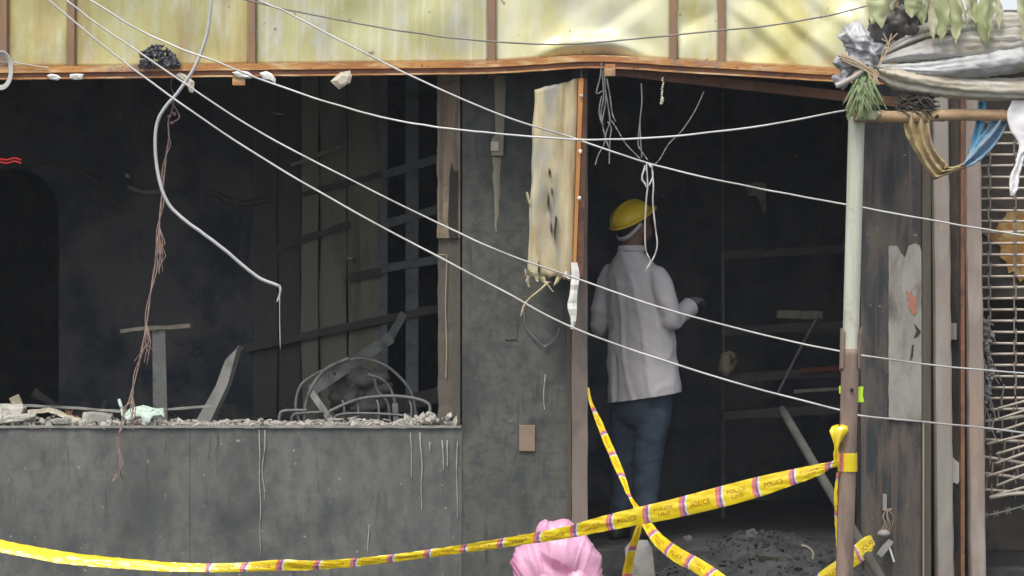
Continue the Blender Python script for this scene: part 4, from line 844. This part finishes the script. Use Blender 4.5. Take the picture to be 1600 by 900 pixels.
# ------------------------------------------------------------------ foreground pipe
FP = -2.2
pole = thing('support_pole', 'foreground upright pipe, pale green above and rusty brown below', 'pole', (at(1318, 0, FP).x, FP, 0))
def pole_c(py): return 1338.5 - (py - 185) / (900 - 185) * 19
rr = MB(); pts = [at(pole_c(y), y, FP) for y in range(182, 560, 8)]; rr.tube(pts, [.036 + .0006 * noise.noise(Vector((i, 0, 0))) for i in range(len(pts))], 20).build('upper_pipe', m_pipe, pole, True)
z0 = at(0, 545, FP); pts = [at(pole_c(y), y, FP) for y in range(545, 960, 10)]; e = pts[-1]; pts.append(Vector((e.x - .01, FP, .0)))
MB().tube(pts, .0385, 20).build('lower_pipe', m_pipeb, pole, True)
b = MB(); rr = []
for k in range(25):   # torn sleeve where the pipes join, open at front
    a = R(-60 + 300 * k / 24 - 0); a = R(-45) + R(270) * k / 24; tp = 515 + 14 * noise.noise(Vector((k * .6, 0, 0))); bt = 575 + 12 * noise.noise(Vector((k * .5, 7, 0)))
    for_ = []
    for (y, rd) in ((tp, .043), (tp, .047), (bt, .047), (bt, .043)):
        c = at(pole_c(y), y, FP); for_.append(c + Vector((math.cos(a) * rd, math.sin(a) * rd, 0)))
    rr.append(for_)
b.loft(rr).build('torn_sleeve', m_pipeb, pole)
MB().tube([at(1329, 609, FP) + Vector((0, -.045, 0)), at(1329, 609, FP) + Vector((0, -.03, 0))], .0085, 12).build('bolt_hole', m_black, pole)
b = MB(); b.add([at(1336, 604, FP + .01), at(1349, 604, FP + .01), at(1348, 617, FP + .01), at(1350, 628, FP + .01), at(1338, 629, FP + .01)] + [at(1336, 604, FP + .014), at(1349, 604, FP + .014), at(1348, 617, FP + .014), at(1350, 628, FP + .014), at(1338, 629, FP + .014)], [(0, 1, 2, 3, 4), (9, 8, 7, 6, 5)] + [(i, i + 5, (i + 1) % 5 + 5, (i + 1) % 5) for i in range(5)])
b.build('sticker_flap', m_neon, pole)
MB().box(at(1311.5, 0, FP).x, at(1316, 0, FP).x, FP + .008, FP + .014, at(0, 615, FP).z, at(0, 603, FP).z).build('sticker_flap', m_neon, pole)
# bamboo rail
b = MB(); pp = []; rad = []
for i in range(61):
    x = 1334 + 330 * i / 60; y = 181 + 1.5 * math.sin(i * .15); pp.append(at(x, y, FP - .055)); rad.append(.026 + .0015 * noise.noise(Vector((i * .4, 0, 0))) + (.003 if i % 17 in (8,) else 0))
b.tube(pp, rad, 16); bam = b.build('bamboo_rail', m_bamboo, None, True); tag(bam, 'horizontal bamboo rail lashed to the top of the foreground pipe', 'rail')
MB().stone(at(1464, 182, FP - .083), .012, (1, .5, 1)).build('knot_hole', m_hole, bam)
# tarpaulin bundle
TY = FP - .06
tarp = thing('rolled_tarpaulin', 'dirty white and grey tarpaulin gathered and tied to the pipe top', 'tarpaulin', at(1400, 165, TY))
m_tarpb = M('dirty_bluish_tarpaulin', (.46, .49, .53), (.56, .56, .53), (.34, .35, .37), blot=(.3, .27, .22), blot_scale=4, blot_th=(.55, .7), scale=5, stretch=(.5, 1, 1.6), rough=.5, bump=.3, bscale=30, speck=(.3, .27, .22), speck_scale=16, speck_th=.7)
m_tarpc = M('dirty_cream_tarpaulin', (.56, .52, .42), (.46, .41, .31), (.62, .6, .53), blot=(.36, .29, .2), blot_scale=4, blot_th=(.55, .7), scale=5, stretch=(.5, 1, 1.6), rough=.6, bump=.3, bscale=30, speck=(.3, .25, .18), speck_scale=16, speck_th=.72)
for li, (lobe, dy, mm) in enumerate((([(1368, 96, .01), (1392, 77, .022), (1425, 60, .04), (1470, 48, .05), (1530, 42, .055), (1680, 40, .055)], .03, m_tarp), ([(1364, 100, .01), (1400, 89, .022), (1450, 79, .046), (1520, 71, .062), (1600, 68, .07), (1680, 66, .075)], .0, m_tarp),
             ([(1366, 104, .01), (1410, 107, .018), (1460, 108, .034), (1530, 101, .05), (1600, 92, .058), (1680, 84, .062)], -.03, m_tarpb), ([(1372, 112, .028), (1390, 119, .044), (1430, 128, .044), (1500, 137, .044), (1600, 140, .046), (1680, 140, .046)], -.01, m_tarpc))):
    pp = spline(lobe, 14); b = MB(); rr = []
    for i_, (x, y, r_) in enumerate(pp):
        rg = []
        for k in range(40):
            a = 2 * math.pi * k / 40; u = i_ / len(pp)
            ww = 1 + .34 * (.45 - abs(noise.noise(Vector((math.cos(a) * 1.7 + li * 5, math.sin(a) * 1.7, u * 1.3 + li)))) * 1.9) + .1 * fbm(Vector((math.cos(a) * 3, math.sin(a) * 3, u * 16 + li * 3)), 3) + .07 * (.5 - min(1, abs(noise.noise(Vector((math.cos(a) * 4 + u * 9, math.sin(a) * 4, u * 22 + li)))) * 3))
            rg.append(at(x, y, TY + dy) + Vector((0, math.cos(a) * r_ * 1.25 * ww, math.sin(a) * r_ * 1.0 * ww)))
        rr.append(rg)
    b.loft(rr).build('tarp_fold', mm, tarp, True)
tp = MB()
for (x, y, rx, rz) in ((1342, 66, .08, .085), (1362, 82, .05, .06), (1332, 100, .07, .04), (1322, 122, .045, .035), (1352, 96, .045, .045)): tp.blob(at(x, y, TY), rx, .07, rz)
put('bundle_end', remesh(tp, .007, 0, lambda c, n: c + n * ((.03 * (.5 - min(1, abs(noise.noise(Vector((c.x * 20 + c.z * 9, c.y * 8, c.z * 6 - c.x * 5)))) * 3)) + .014 * (.5 - min(1, abs(noise.noise(Vector((c.x * 9, c.y * 16, c.z * 30)))) * 3))))), m_gplas, tarp)
tp = MB()
for (x, y, rx, rz) in ((1375, 50, .05, .05), (1395, 40, .06, .05), (1410, 30, .05, .045), (1372, 34, .03, .025), (1420, 42, .04, .03)): tp.blob(at(x, y, TY + .03), rx, .06, rz)
put('dark_wrap', remesh(tp, .009, 1, lambda c, n: c + n * (.04 * (.5 - abs(noise.noise(c * 12)) * 2) + .02 * (.4 - abs(noise.noise(c * 26)) * 1.8))), m_kplas, tarp)
b = MB()
for k in range(9):
    a = random.uniform(-.4, .4); x0 = 1310 + k * 5
    b.tube([at(x, y, TY - .075 - .004 * (k % 3)) for x, y in spline([(1312 + random.uniform(-3, 5), 84 + k * 1.2), (1330, 90 + k * 1.3), (1350, 101 + k), (1362 + random.uniform(-4, 4), 112 + k), (1368 + random.uniform(-6, 6), 124 + k * 1.5)], 4)], .0035, 5)
for k in range(7): b.tube([at(x, y, TY - .08) for x, y in spline([(1356 + random.uniform(-6, 6), 104), (1366 + random.uniform(-8, 8), 116 + random.uniform(-4, 4)), (1360 + random.uniform(-10, 16), 132)], 4)], .003, 5)
for k in range(4): b.tube([at(x, y, TY - .085) for x, y in spline([(1372 + k, 103), (1378 + random.uniform(-3, 6), 88), (1384 + random.uniform(-6, 10), 72), (1388 + random.uniform(-12, 16), 58 + random.uniform(-8, 8))], 4)], .0025, 5)
b.build('twine_lashing', m_twine, tarp)
b = MB(); b.tube([at(x, y, TY - .07) for x, y in spline([(1306, 134), (1316, 130), (1335, 120), (1350, 108)], 5)], [.012] * 16, 8); b.build('hem_roll', m_tarp, tarp)
b = MB()
for k in range(110):
    x0 = random.uniform(1334, 1362); y0 = random.uniform(108, 140); dx = random.uniform(-26, 30); ln = random.uniform(28, 62); mid = (x0 + dx * .4, y0 + ln * .45); end = (x0 + dx, min(188, y0 + ln)); dd = random.uniform(-.06, .03)
    wd = random.uniform(.003, .008); P = [at(x0, y0, TY - .06), at(*mid, TY - .07 + dd * .6), at(*end, TY - .05 + dd)]; P = [Vector(v) for v in spline(P, 3)]
    n_ = len(P); vs = []
    for i, p in enumerate(P): h = wd * (1 - .75 * i / n_); vs += [p + Vector((-h, 0, 0)), p + Vector((0, -h * .6, 0)), p + Vector((h, 0, 0))]
    b.add(vs, [(3 * i + j, 3 * i + j + 1, 3 * i + j + 4, 3 * i + j + 3) for i in range(n_ - 1) for j in (0, 1)])
tag(b.build('grass_tuft', m_grass), 'tuft of green grass tied under the tarpaulin at the pipe top', 'grass')
b = MB()
for k in range(7): b.blob(at(1345 + 4 * k, 180 + random.uniform(-3, 4), FP - .085), random.uniform(.014, .024), .02, random.uniform(.01, .018), None, 10, 7)
tag(put('foam_wad', remesh(b, .006, 1, lambda c, n: c + n * (.006 * fbm(c * 40, 3))), m_rag), 'pale wad wrapped where the bamboo rail meets the pipe', 'wad')
# leaves
lf = thing('wilted_branch', 'wilting pale green leaves drooping over the tarpaulin at upper right', 'branch', at(1400, -20, FP - .2))
pp = spline([(1378, 60, .05), (1385, 30, -.02), (1410, -8, -.1), (1460, -18, -.14), (1520, -16, -.14), (1580, -12, -.13), (1660, -10, -.12)], 6)
MB().tube([at(x, y, FP + d) for x, y, d in pp], .008, 8).build('stem', m_twine, lf)
def leaf(x, y0, y1, wd, sway, mm, Yo, fold):
    wd *= 1.2; y1 += 4
    rows_ = 16; V = []; F = []
    for j in range(rows_ + 1):
        t = j / rows_; prof = (math.sin(math.pi * min(1, t * .92 + .1)) ** .7) * (1 - .25 * t) if t < .97 else .06
        py = y0 + (y1 - y0) * t; px = x + sway * t ** 1.5 + 3 * math.sin(t * 5 + x)
        h = wd / 2 * prof; tw = fold + 1.3 * t * math.sin(x * .37) + .5 * noise.noise(Vector((t * 3, x, 0)))
        for u in (-1, -.5, 0, .5, 1):
            ox = u * h * math.cos(tw * .8); oy = (abs(u) * .7 * h + u * h * math.sin(tw)) / ppm(FP) + .016 * noise.noise(Vector((t * 6, u * 2.5, x)))
            V.append(at(px + ox + 3.2 * noise.noise(Vector((t * 7, u * 2, x))) * abs(u), py + 2 * noise.noise(Vector((u * 3, t * 4, x))), FP + Yo) + Vector((0, oy, 0)))
    for j in range(rows_):
        for i in range(4): F.append((j * 5 + i, (j + 1) * 5 + i, (j + 1) * 5 + i + 1, j * 5 + i + 1))
    put('leaf', mesh('leaf', V, F, True), mm, lf)
for (x, y0, y1, wd, sw, mm, Yo, fo) in ((1368, -14, 34, 22, -6, m_leaf, -.13, .2), (1384, -16, 40, 26, -8, m_leaf, -.15, .1), (1396, -14, 22, 16, 2, m_leafd, -.12, .5), (1426, -18, 24, 28, 2, m_leaf, -.16, .0), (1436, -16, 38, 18, 4, m_leaf, -.15, .4), (1446, -14, 46, 14, 2, m_leafd, -.17, .6), (1458, -18, 58, 18, 4, m_leafd, -.16, .5), (1474, -16, 62, 26, -6, m_leaf, -.18, .2),
                                       (1488, -16, 64, 22, 8, m_leaf, -.17, .3), (1500, -16, 44, 14, 12, m_leafd, -.19, .7), (1516, -14, 34, 24, 8, m_leafd, -.16, .3), (1524, -16, 40, 16, -4, m_leaf, -.15, .5), (1541, -14, 71, 26, 2, m_leaf, -.18, .2), (1548, -16, 64, 16, -8, m_leaf, -.2, .6), (1557, -14, 42, 14, 6, m_leafd, -.16, .8), (1600, -14, 70, 18, -4, m_leaf, -.17, .3), (1611, -14, 40, 20, 0, m_leaf, -.17, .3)):
    leaf(x, y0, y1, wd, sw, mm, Yo, fo)
# cloths over the bamboo
def cloth(pts, Y, folds, mm, name, label, par=None, nsp=8, wrk=.02):
    pp = spline(pts, nsp); V = []; nw = 12
    for i, (x0, y0, x1, y1) in enumerate(pp):
        for k in range(nw + 1):
            u = k / nw; dd = wrk * math.sin(u * folds * math.pi * 2 + i * .05) + min(.012, wrk * .8) * fbm(Vector((u * 4, i * .2, folds)), 3)
            V.append(at(x0 + (x1 - x0) * u, y0 + (y1 - y0) * u, Y + dd))
    W = nw + 1; F = [(i * W + k, (i + 1) * W + k, (i + 1) * W + k + 1, i * W + k + 1) for i in range(len(pp) - 1) for k in range(nw)]
    o = put(name, mesh(name, V, F, True), mm, par); s_ = o.modifiers.new('t', 'SOLIDIFY'); s_.thickness = .008
    return tag(o, label, 'cloth') if not par else o
cloth([(1412, 176, 1452, 176), (1416, 205, 1450, 200), (1428, 235, 1456, 228), (1444, 262, 1466, 245), (1458, 280, 1478, 258), (1472, 276, 1476, 262), (1492, 268, 1494, 261), (1508, 262, 1506, 256)], FP - .07, 2.5, m_ycloth, 'rag_loop', 'dirty yellow rag looped below the bamboo rail')
cloth([(1560, 176, 1575, 186), (1548, 196, 1562, 212), (1532, 216, 1544, 236), (1517, 236, 1526, 252), (1504, 256, 1506, 262)], FP - .055, 1.5, m_bluec, 'blue_rag', 'faded blue rag slanting up to the bamboo rail')
cloth([(1531, 158, 1541, 158), (1528, 185, 1540, 185), (1522, 212, 1535, 214), (1512, 240, 1524, 244)], FP - .02, 1, M('blue_plastic_strip', (.12, .36, .56), (.16, .42, .6), scale=9, rough=.5), 'blue_strip', 'bright blue plastic strip hanging straight behind the bamboo rail')
cloth([(1582, 156, 1640, 156), (1574, 180, 1640, 176), (1580, 205, 1640, 200), (1592, 224, 1640, 222), (1590, 240, 1602, 240), (1586, 258, 1596, 256), (1578, 275, 1591, 276), (1577, 296, 1590, 292), (1580, 306, 1583, 304)], FP - .09, 1.2, m_wcloth, 'white_rag', 'bright white rag hanging off the bamboo rail at the right edge', wrk=.006)
b = MB()
for k in range(170):
    x0 = random.uniform(1398, 1450); y0 = random.uniform(146, 174); a = random.uniform(-.9, .9); ln = random.uniform(8, 24); d0 = FP - .06 + random.uniform(-.03, .03)
    b.tube([at(x0, y0, d0), at(x0 + ln * .5 * math.cos(a), y0 + ln * .5 * math.sin(a) + random.uniform(-3, 3), d0 - .01), at(x0 + ln * math.cos(a), y0 + ln * math.sin(a), d0)], random.uniform(.0015, .004), 4)
tag(b.build('packed_litter', m_woodd), 'brown dry litter packed between the tarpaulin and the bamboo rail', 'litter')

# ------------------------------------------------------------------ police tape
class Ribbon:
    def __init__(s, pts, n=10, nv=10, arch=.07):
        """pts: px, py, Y, width px, twist degrees"""
        s.pp = spline(pts, n); s.C = []; s.U = []; s.N = []; s.Wd = []; s.nv = nv; s.arch = arch
        P = [at(p[0], p[1], p[2]) for p in s.pp]; s.S = [0]
        for i in range(1, len(P)): s.S.append(s.S[-1] + (P[i] - P[i - 1]).length)
        for i, p in enumerate(s.pp):
            t = (P[min(i + 1, len(P) - 1)] - P[max(0, i - 1)]).normalized(); front = Vector((0, -1, 0)); u = front.cross(t) * -1
            u = (t.cross(front)); u.normalize(); 
            if t.x < 0: u = -u
            u = -u if u.z < 0 else u
            nrm = u.cross(t).normalized(); nrm = nrm if nrm.y < 0 else -nrm
            r = Matrix.Rotation(R(p[4]), 3, t); s.C.append(P[i]); s.U.append(r @ u); s.N.append(r @ nrm); s.Wd.append(.92 * p[3] / ppm(p[2]))
    def pos(s, d, v, off=0.0):
        i = 0
        lo_, hi_ = 0, len(s.S) - 1
        while hi_ - lo_ > 1:
            m_ = (lo_ + hi_) // 2
            if s.S[m_] <= d: lo_ = m_
            else: hi_ = m_
        i = lo_; t = (d - s.S[i]) / max(1e-6, s.S[i + 1] - s.S[i]); c = s.C[i].lerp(s.C[i + 1], t); u = s.U[i].lerp(s.U[i + 1], t).normalized(); nn = s.N[i].lerp(s.N[i + 1], t).normalized(); w_ = s.Wd[i] * (1 - t) + s.Wd[i + 1] * t
        return c + u * (v * w_) + nn * (off + s.arch * w_ * (1 - 4 * v * v) + .005 * noise.noise(Vector((d * 6, v * 2.2, 0))) + .0035 * (.5 - min(1, abs(noise.noise(Vector((d * 13 + v * 3, v * 2.5, 4)))) * 3)))
    def build(s, name, label, period=.165, s0=0.0, text=True, parent=None, plain=0.0):
        b = MB(); Ltot = s.S[-1]; step = .004; n_ = int(Ltot / step); nv = s.nv
        for i in range(n_ + 1):
            for k in range(nv + 1): b.v.append(s.pos(min(Ltot - 1e-5, i * step), -0.5 + k / nv))
        for i in range(n_):
            for k in range(nv):
                b.f.append((i * (nv + 1) + k, (i + 1) * (nv + 1) + k, (i + 1) * (nv + 1) + k + 1, i * (nv + 1) + k + 1)); v = -.5 + (k + .5) / nv
                ph = ((i * step + s0 - .012 * v - .03 * v * v) % period); b.mi.append(0 if i * step < plain else 1 if ph < .016 else 2 if ph < .026 else 3 if ph < .034 else 0)
        mats = [m_tape, m_tpink, m_tblue, m_twhite]
        m_ = mesh(name, b.v, b.f, True, b.mi); o = put(name, m_, mats, parent)
        if parent is None: tag(o, label, 'tape', 'police tapes' if name == 'police_tape' else None)
        if text:
            d = -((s0) % period) ; cell = 0
            lt = MB()
            while d < Ltot:
                words = ['POLICE'] if cell % 2 == 0 else ['POLICE', 'LINE']; a0, a1 = d + .055, d + period - .024
                for wi, wrd in enumerate(words):
                    tv, tf = TXT[wrd]; x0 = min(v[0] for v in tv); x1 = max(v[0] for v in tv); h = .27 if len(words) == 1 else .17; vc = (-.02 if len(words) == 1 else (.13 - .27 * wi)); sx = (a1 - a0) / (x1 - x0) * (1 if wi == 0 else .6); ofs = a0 + (0 if wi == 0 else (a1 - a0) * .2)
                    if ofs < 0.01 + plain or a1 > Ltot - .01: continue
                    lt.add([s.pos(ofs + (v[0] - x0) * sx, vc + (v[1] - .35) * h / .7, .0014) for v in tv], tf)
                d += period; cell += 1
            if lt.v: put('printed_lettering', mesh('lettering', lt.v, lt.f), m_tink, o)['kind'] = 'stuff'
        return o
TXT = {}
for wrd in ('POLICE', 'LINE'):
    cu = bpy.data.curves.new('t', 'FONT'); cu.body = wrd; cu.resolution_u = 2; cu.offset = .012; to = bpy.data.objects.new('t', cu); col.objects.link(to)
    dg = bpy.context.evaluated_depsgraph_get(); me = bpy.data.meshes.new_from_object(to.evaluated_get(dg)); TXT[wrd] = ([tuple(v.co) for v in me.vertices], [tuple(p.vertices) for p in me.polygons]); bpy.data.objects.remove(to); bpy.data.curves.remove(cu)
Ribbon([(-160, 815, -1.9, 24, -48), (-70, 836, -1.92, 25, -48), (0, 853, -1.94, 27, -48), (100, 871, -1.96, 27, -48), (200, 881, -1.98, 23, -46), (300, 887, -2.0, 18, -40), (380, 886, -2.02, 16, -20), (440, 883, -2.05, 19, 8), (500, 883, -2.06, 16, 10), (600, 874, -2.08, 14, 14), (700, 861, -2.1, 15, 14), (800, 846, -2.13, 17, 12), (880, 833, -2.15, 21, 8), (940, 819, -2.17, 26, 4), (1000, 806, -2.2, 30, 2), (1060, 793, -2.22, 33, 0), (1120, 778, -2.24, 35, -2), (1180, 762, -2.25, 34, -4), (1240, 745, -2.26, 26, -4), (1275, 735, -2.26, 20, -2), (1298, 727, -2.255, 12, 10), (1312, 722, -2.25, 13, 10)], n=8).build('police_tape', 'long yellow police tape strung across the foreground to the pipe', s0=.075, plain=1.42)
# wrap round the pipe with a bow above
b = MB(); rr = []
for k in range(37):
    a = 2 * math.pi * k / 36; c = at(pole_c(724), 724, FP); rd = .0425; top = .047 + .004 * noise.noise(Vector((k * .5, 0, 0))); bot = -.035 + .004 * noise.noise(Vector((k * .7, 5, 0)))
    rr.append([c + Vector((math.cos(a) * (rd + .001 * (j % 2)), math.sin(a) * (rd + .001 * (j % 2)), bot + (top - bot) * j / 4)) for j in range(5)])
n0 = 5; vs = [v for r_ in rr for v in r_]; fs = [(i * 5 + j, (i + 1) * 5 + j, (i + 1) * 5 + j + 1, i * 5 + j + 1) for i in range(36) for j in range(4)]
mi = [1 if 21 <= i <= 23 else 0 for i in range(36) for j in range(4)]
b.add(vs, fs); b.mi = mi
bow = b.build('tape_knot', [m_tape, m_tpink], None, True); tag(bow, 'yellow tape wrapped and knotted in a bow round the brown pipe', 'tape')
def freetape(name, pts, label, par=None, **k): return Ribbon(pts, n=8, **k).build(name, label, s0=.03, parent=par, text=True)
bm_ = MB(); V = []
for (x0, x1, y, d0, d1) in ((1303, 1312, 722, -.05, -.05), (1302, 1311, 708, -.06, -.05), (1304, 1310, 702, -.06, -.055), (1303, 1312, 694, -.06, -.05), (1299, 1319, 682, -.07, -.04), (1296, 1326, 673, -.06, -.05), (1300, 1324, 666, -.04, -.05), (1308, 1317, 663, -.02, -.03), (1304, 1318, 668, .01, .0), (1303, 1316, 682, .005, .01), (1304, 1312, 696, -.03, -.02)):
    for k in range(5): u = k / 4; V.append(at(x0 + (x1 - x0) * u, y + (2 if k == 2 else 0), FP + d0 + (d1 - d0) * u - (0, .012, -.012, .026, .004)[k]))
nr = len(V) // 5; put('bow_loop', mesh('bow', V, [(i * 5 + j, (i + 1) * 5 + j, (i + 1) * 5 + j + 1, i * 5 + j + 1) for i in range(nr - 1) for j in range(4)], True), m_tape, bow)
Ribbon([(1309, 738, FP - .02, 6, 60), (1306, 780, FP - .01, 7, 55), (1306, 820, FP + .01, 6, 60), (1308, 860, FP + .02, 4, 70), (1309, 890, FP + .02, 4, 70), (1310, 960, FP + .02, 4, 70)], n=6).build('tape_tail', 'narrow yellow tape tail hanging down the left side of the pipe', text=False)
Ribbon([(919, 606, -.06, 5, 50), (924, 630, -.1, 7, 30), (938, 665, -.2, 11, 20), (955, 705, -.35, 13, 12), (972, 745, -.5, 12, -20), (984, 775, -.62, 7, -40), (993, 790, -.7, 9, -20), (1010, 818, -.82, 16, 0), (1030, 845, -.95, 22, 4), (1060, 868, -1.1, 26, 10), (1090, 884, -1.2, 25, 0), (1125, 908, -1.35, 26, -6), (1170, 945, -1.5, 26, -4)], n=8).build('police_tape', 'yellow tape running diagonally from the door post down to the right across the person', s0=.05)
Ribbon([(1001, 815, -.84, 9, 10), (994, 838, -.8, 12, 6), (987, 862, -.75, 13, 0), (981, 890, -.7, 16, 4), (977, 925, -.65, 17, 4)], n=8).build('police_tape', 'short yellow tape hanging down in front of the stone block', s0=.02)
Ribbon([(1272, 912, FP + .15, 20, 0), (1300, 893, FP + .2, 24, 0), (1325, 878, FP + .3, 26, 0), (1342, 864, FP + .4, 30, 0), (1356, 850, FP + .42, 26, 0), (1364, 844, FP + .46, 18, 0)], n=8).build('police_tape', 'yellow tape passing behind the pipe foot and wrapped over the slanting tube', s0=.0)
# slanting tube
b = MB(); A = at(1222, 640, .35); Bp = at(1350, 858, FP + .5); dirv = (Bp - A).normalized(); E = Bp + dirv * ((0.0 - Bp.z) / dirv.z)
b.tube([A.lerp(E, k / 12) for k in range(13)], .023, 14); tag(b.build('slanting_tube', M('dull_sooty_tube', (.065, .064, .058), (.1, .098, .088), scale=9, rough=.6, bump=.2), None, True), 'grey steel tube slanting from the doorway down past the foreground pipe', 'tube')
# hanging socket with wires
sk = thing('dangling_socket', 'broken grey electrical fitting dangling on wires on the dark wall right of the pipe', 'socket', at(1385, 850, -.06))
MB().box(at(1379, 0).x, at(1385, 0).x, -.02, .011, at(0, 798).z, at(0, 772).z, .003).build('wall_stub', m_conc, sk)
b = MB()
for k in range(5): b.tube([at(x, y, -.03) for x, y in spline([(1384 + k, 796), (1378 + 4 * k + random.uniform(-3, 3), 808), (1382 + 3 * k, 818), (1375 + 4 * k, 832)], 5)], .0028, 5)
b.tube([at(x, y, -.03) for x, y in spline([(1379, 797), (1394, 795), (1384, 800)], 5)], .0028, 5); b.build('wire', m_wood, sk)
MB().blob(at(1381, 834, -.04), .035, .03, .022, None, 14, 9).bar(at(1374, 868, -.05), at(1392, 844, -.05), .03, .03, jit=.002, seg=3).build('fitting', m_steel, sk)
b = MB(); b.tube([at(1389, 854, -.06), at(1392, 862, -.06), at(1397, 878, -.06)], .005, 6).build('prong', m_white, sk)
# ------------------------------------------------------------------ pink bag
BYY = -1.0; bg_ = MB()
def RY_(a): return Matrix.Rotation(a, 3, 'Y')
for (x0, y0, dy, rx, ry, rz, ro) in ((868, 905, 0, .19, .17, .24, 0), (832, 892, -.05, .1, .12, .15, -.35), (880, 866, -.08, .13, .12, .1, .25), (915, 880, -.06, .075, .12, .17, -.35), (874, 832, 0, .09, .07, .055, .05), (847, 830, -.02, .036, .04, .045, .25), (905, 846, -.03, .07, .08, .06, .6),
                                     (845, 925, -.12, .12, .1, .08, -.5), (895, 930, -.13, .1, .1, .13, .3), (815, 930, -.05, .06, .1, .14, 0), (868, 985, 0, .2, .17, .2, 0)):
    c = at(x0, y0, BYY + dy); bg_.blob(c, rx, ry, rz, RY_(ro), 26, 16)
def bagw(c, n):
    l = c - at(868, 900, BYY); th = math.atan2(l.x, l.z + .25)
    d = .019 * (.5 - min(1, abs(noise.noise(Vector((th * 3.4 + 3, l.z * 1.6, l.y * 2.4)))) * 2.4)) + .010 * (.5 - min(1, abs(noise.noise(Vector((l.x * 5 + l.z * 8, l.y * 4, l.z * 3 + 9)))) * 2.4)) + .003 * fbm(l * 10, 2) + .007 * (.5 - min(1, abs(noise.noise(Vector((th * 9, l.z * 3 + l.x * 4, l.y * 3 + 5)))) * 4.5))
    c = c + n * d; c.z = max(.003, c.z); return c
bag = put('pink_bag', remesh(bg_, .006, 3, bagw), m_pink); tag(bag, 'crumpled pink plastic bag standing on the ground below the long tape', 'bag')

# ------------------------------------------------------------------ added veil volume, lifts the dark tones of the interior
hz = MB().box(-430, 430, -430, 430, -1, 5.2); ho = put('added_haze', mesh('added_haze', hz.v, hz.f), [])
ho['kind'] = 'stuff'; ho['label'] = 'thin added veil lifting the dark tones in front of and inside the burnt shop'
hm_ = bpy.data.materials.new('added_thin_haze'); hm_.use_nodes = True; ht = hm_.node_tree; ht.nodes.clear()
pv = ht.nodes.new('ShaderNodeVolumePrincipled'); pv.inputs['Color'].default_value = (.86, .92, 1, 1); pv.inputs['Density'].default_value = .001
oo = ht.nodes.new('ShaderNodeOutputMaterial'); ht.links.new(pv.outputs[0], oo.inputs['Volume']); ho.data.materials.append(hm_)
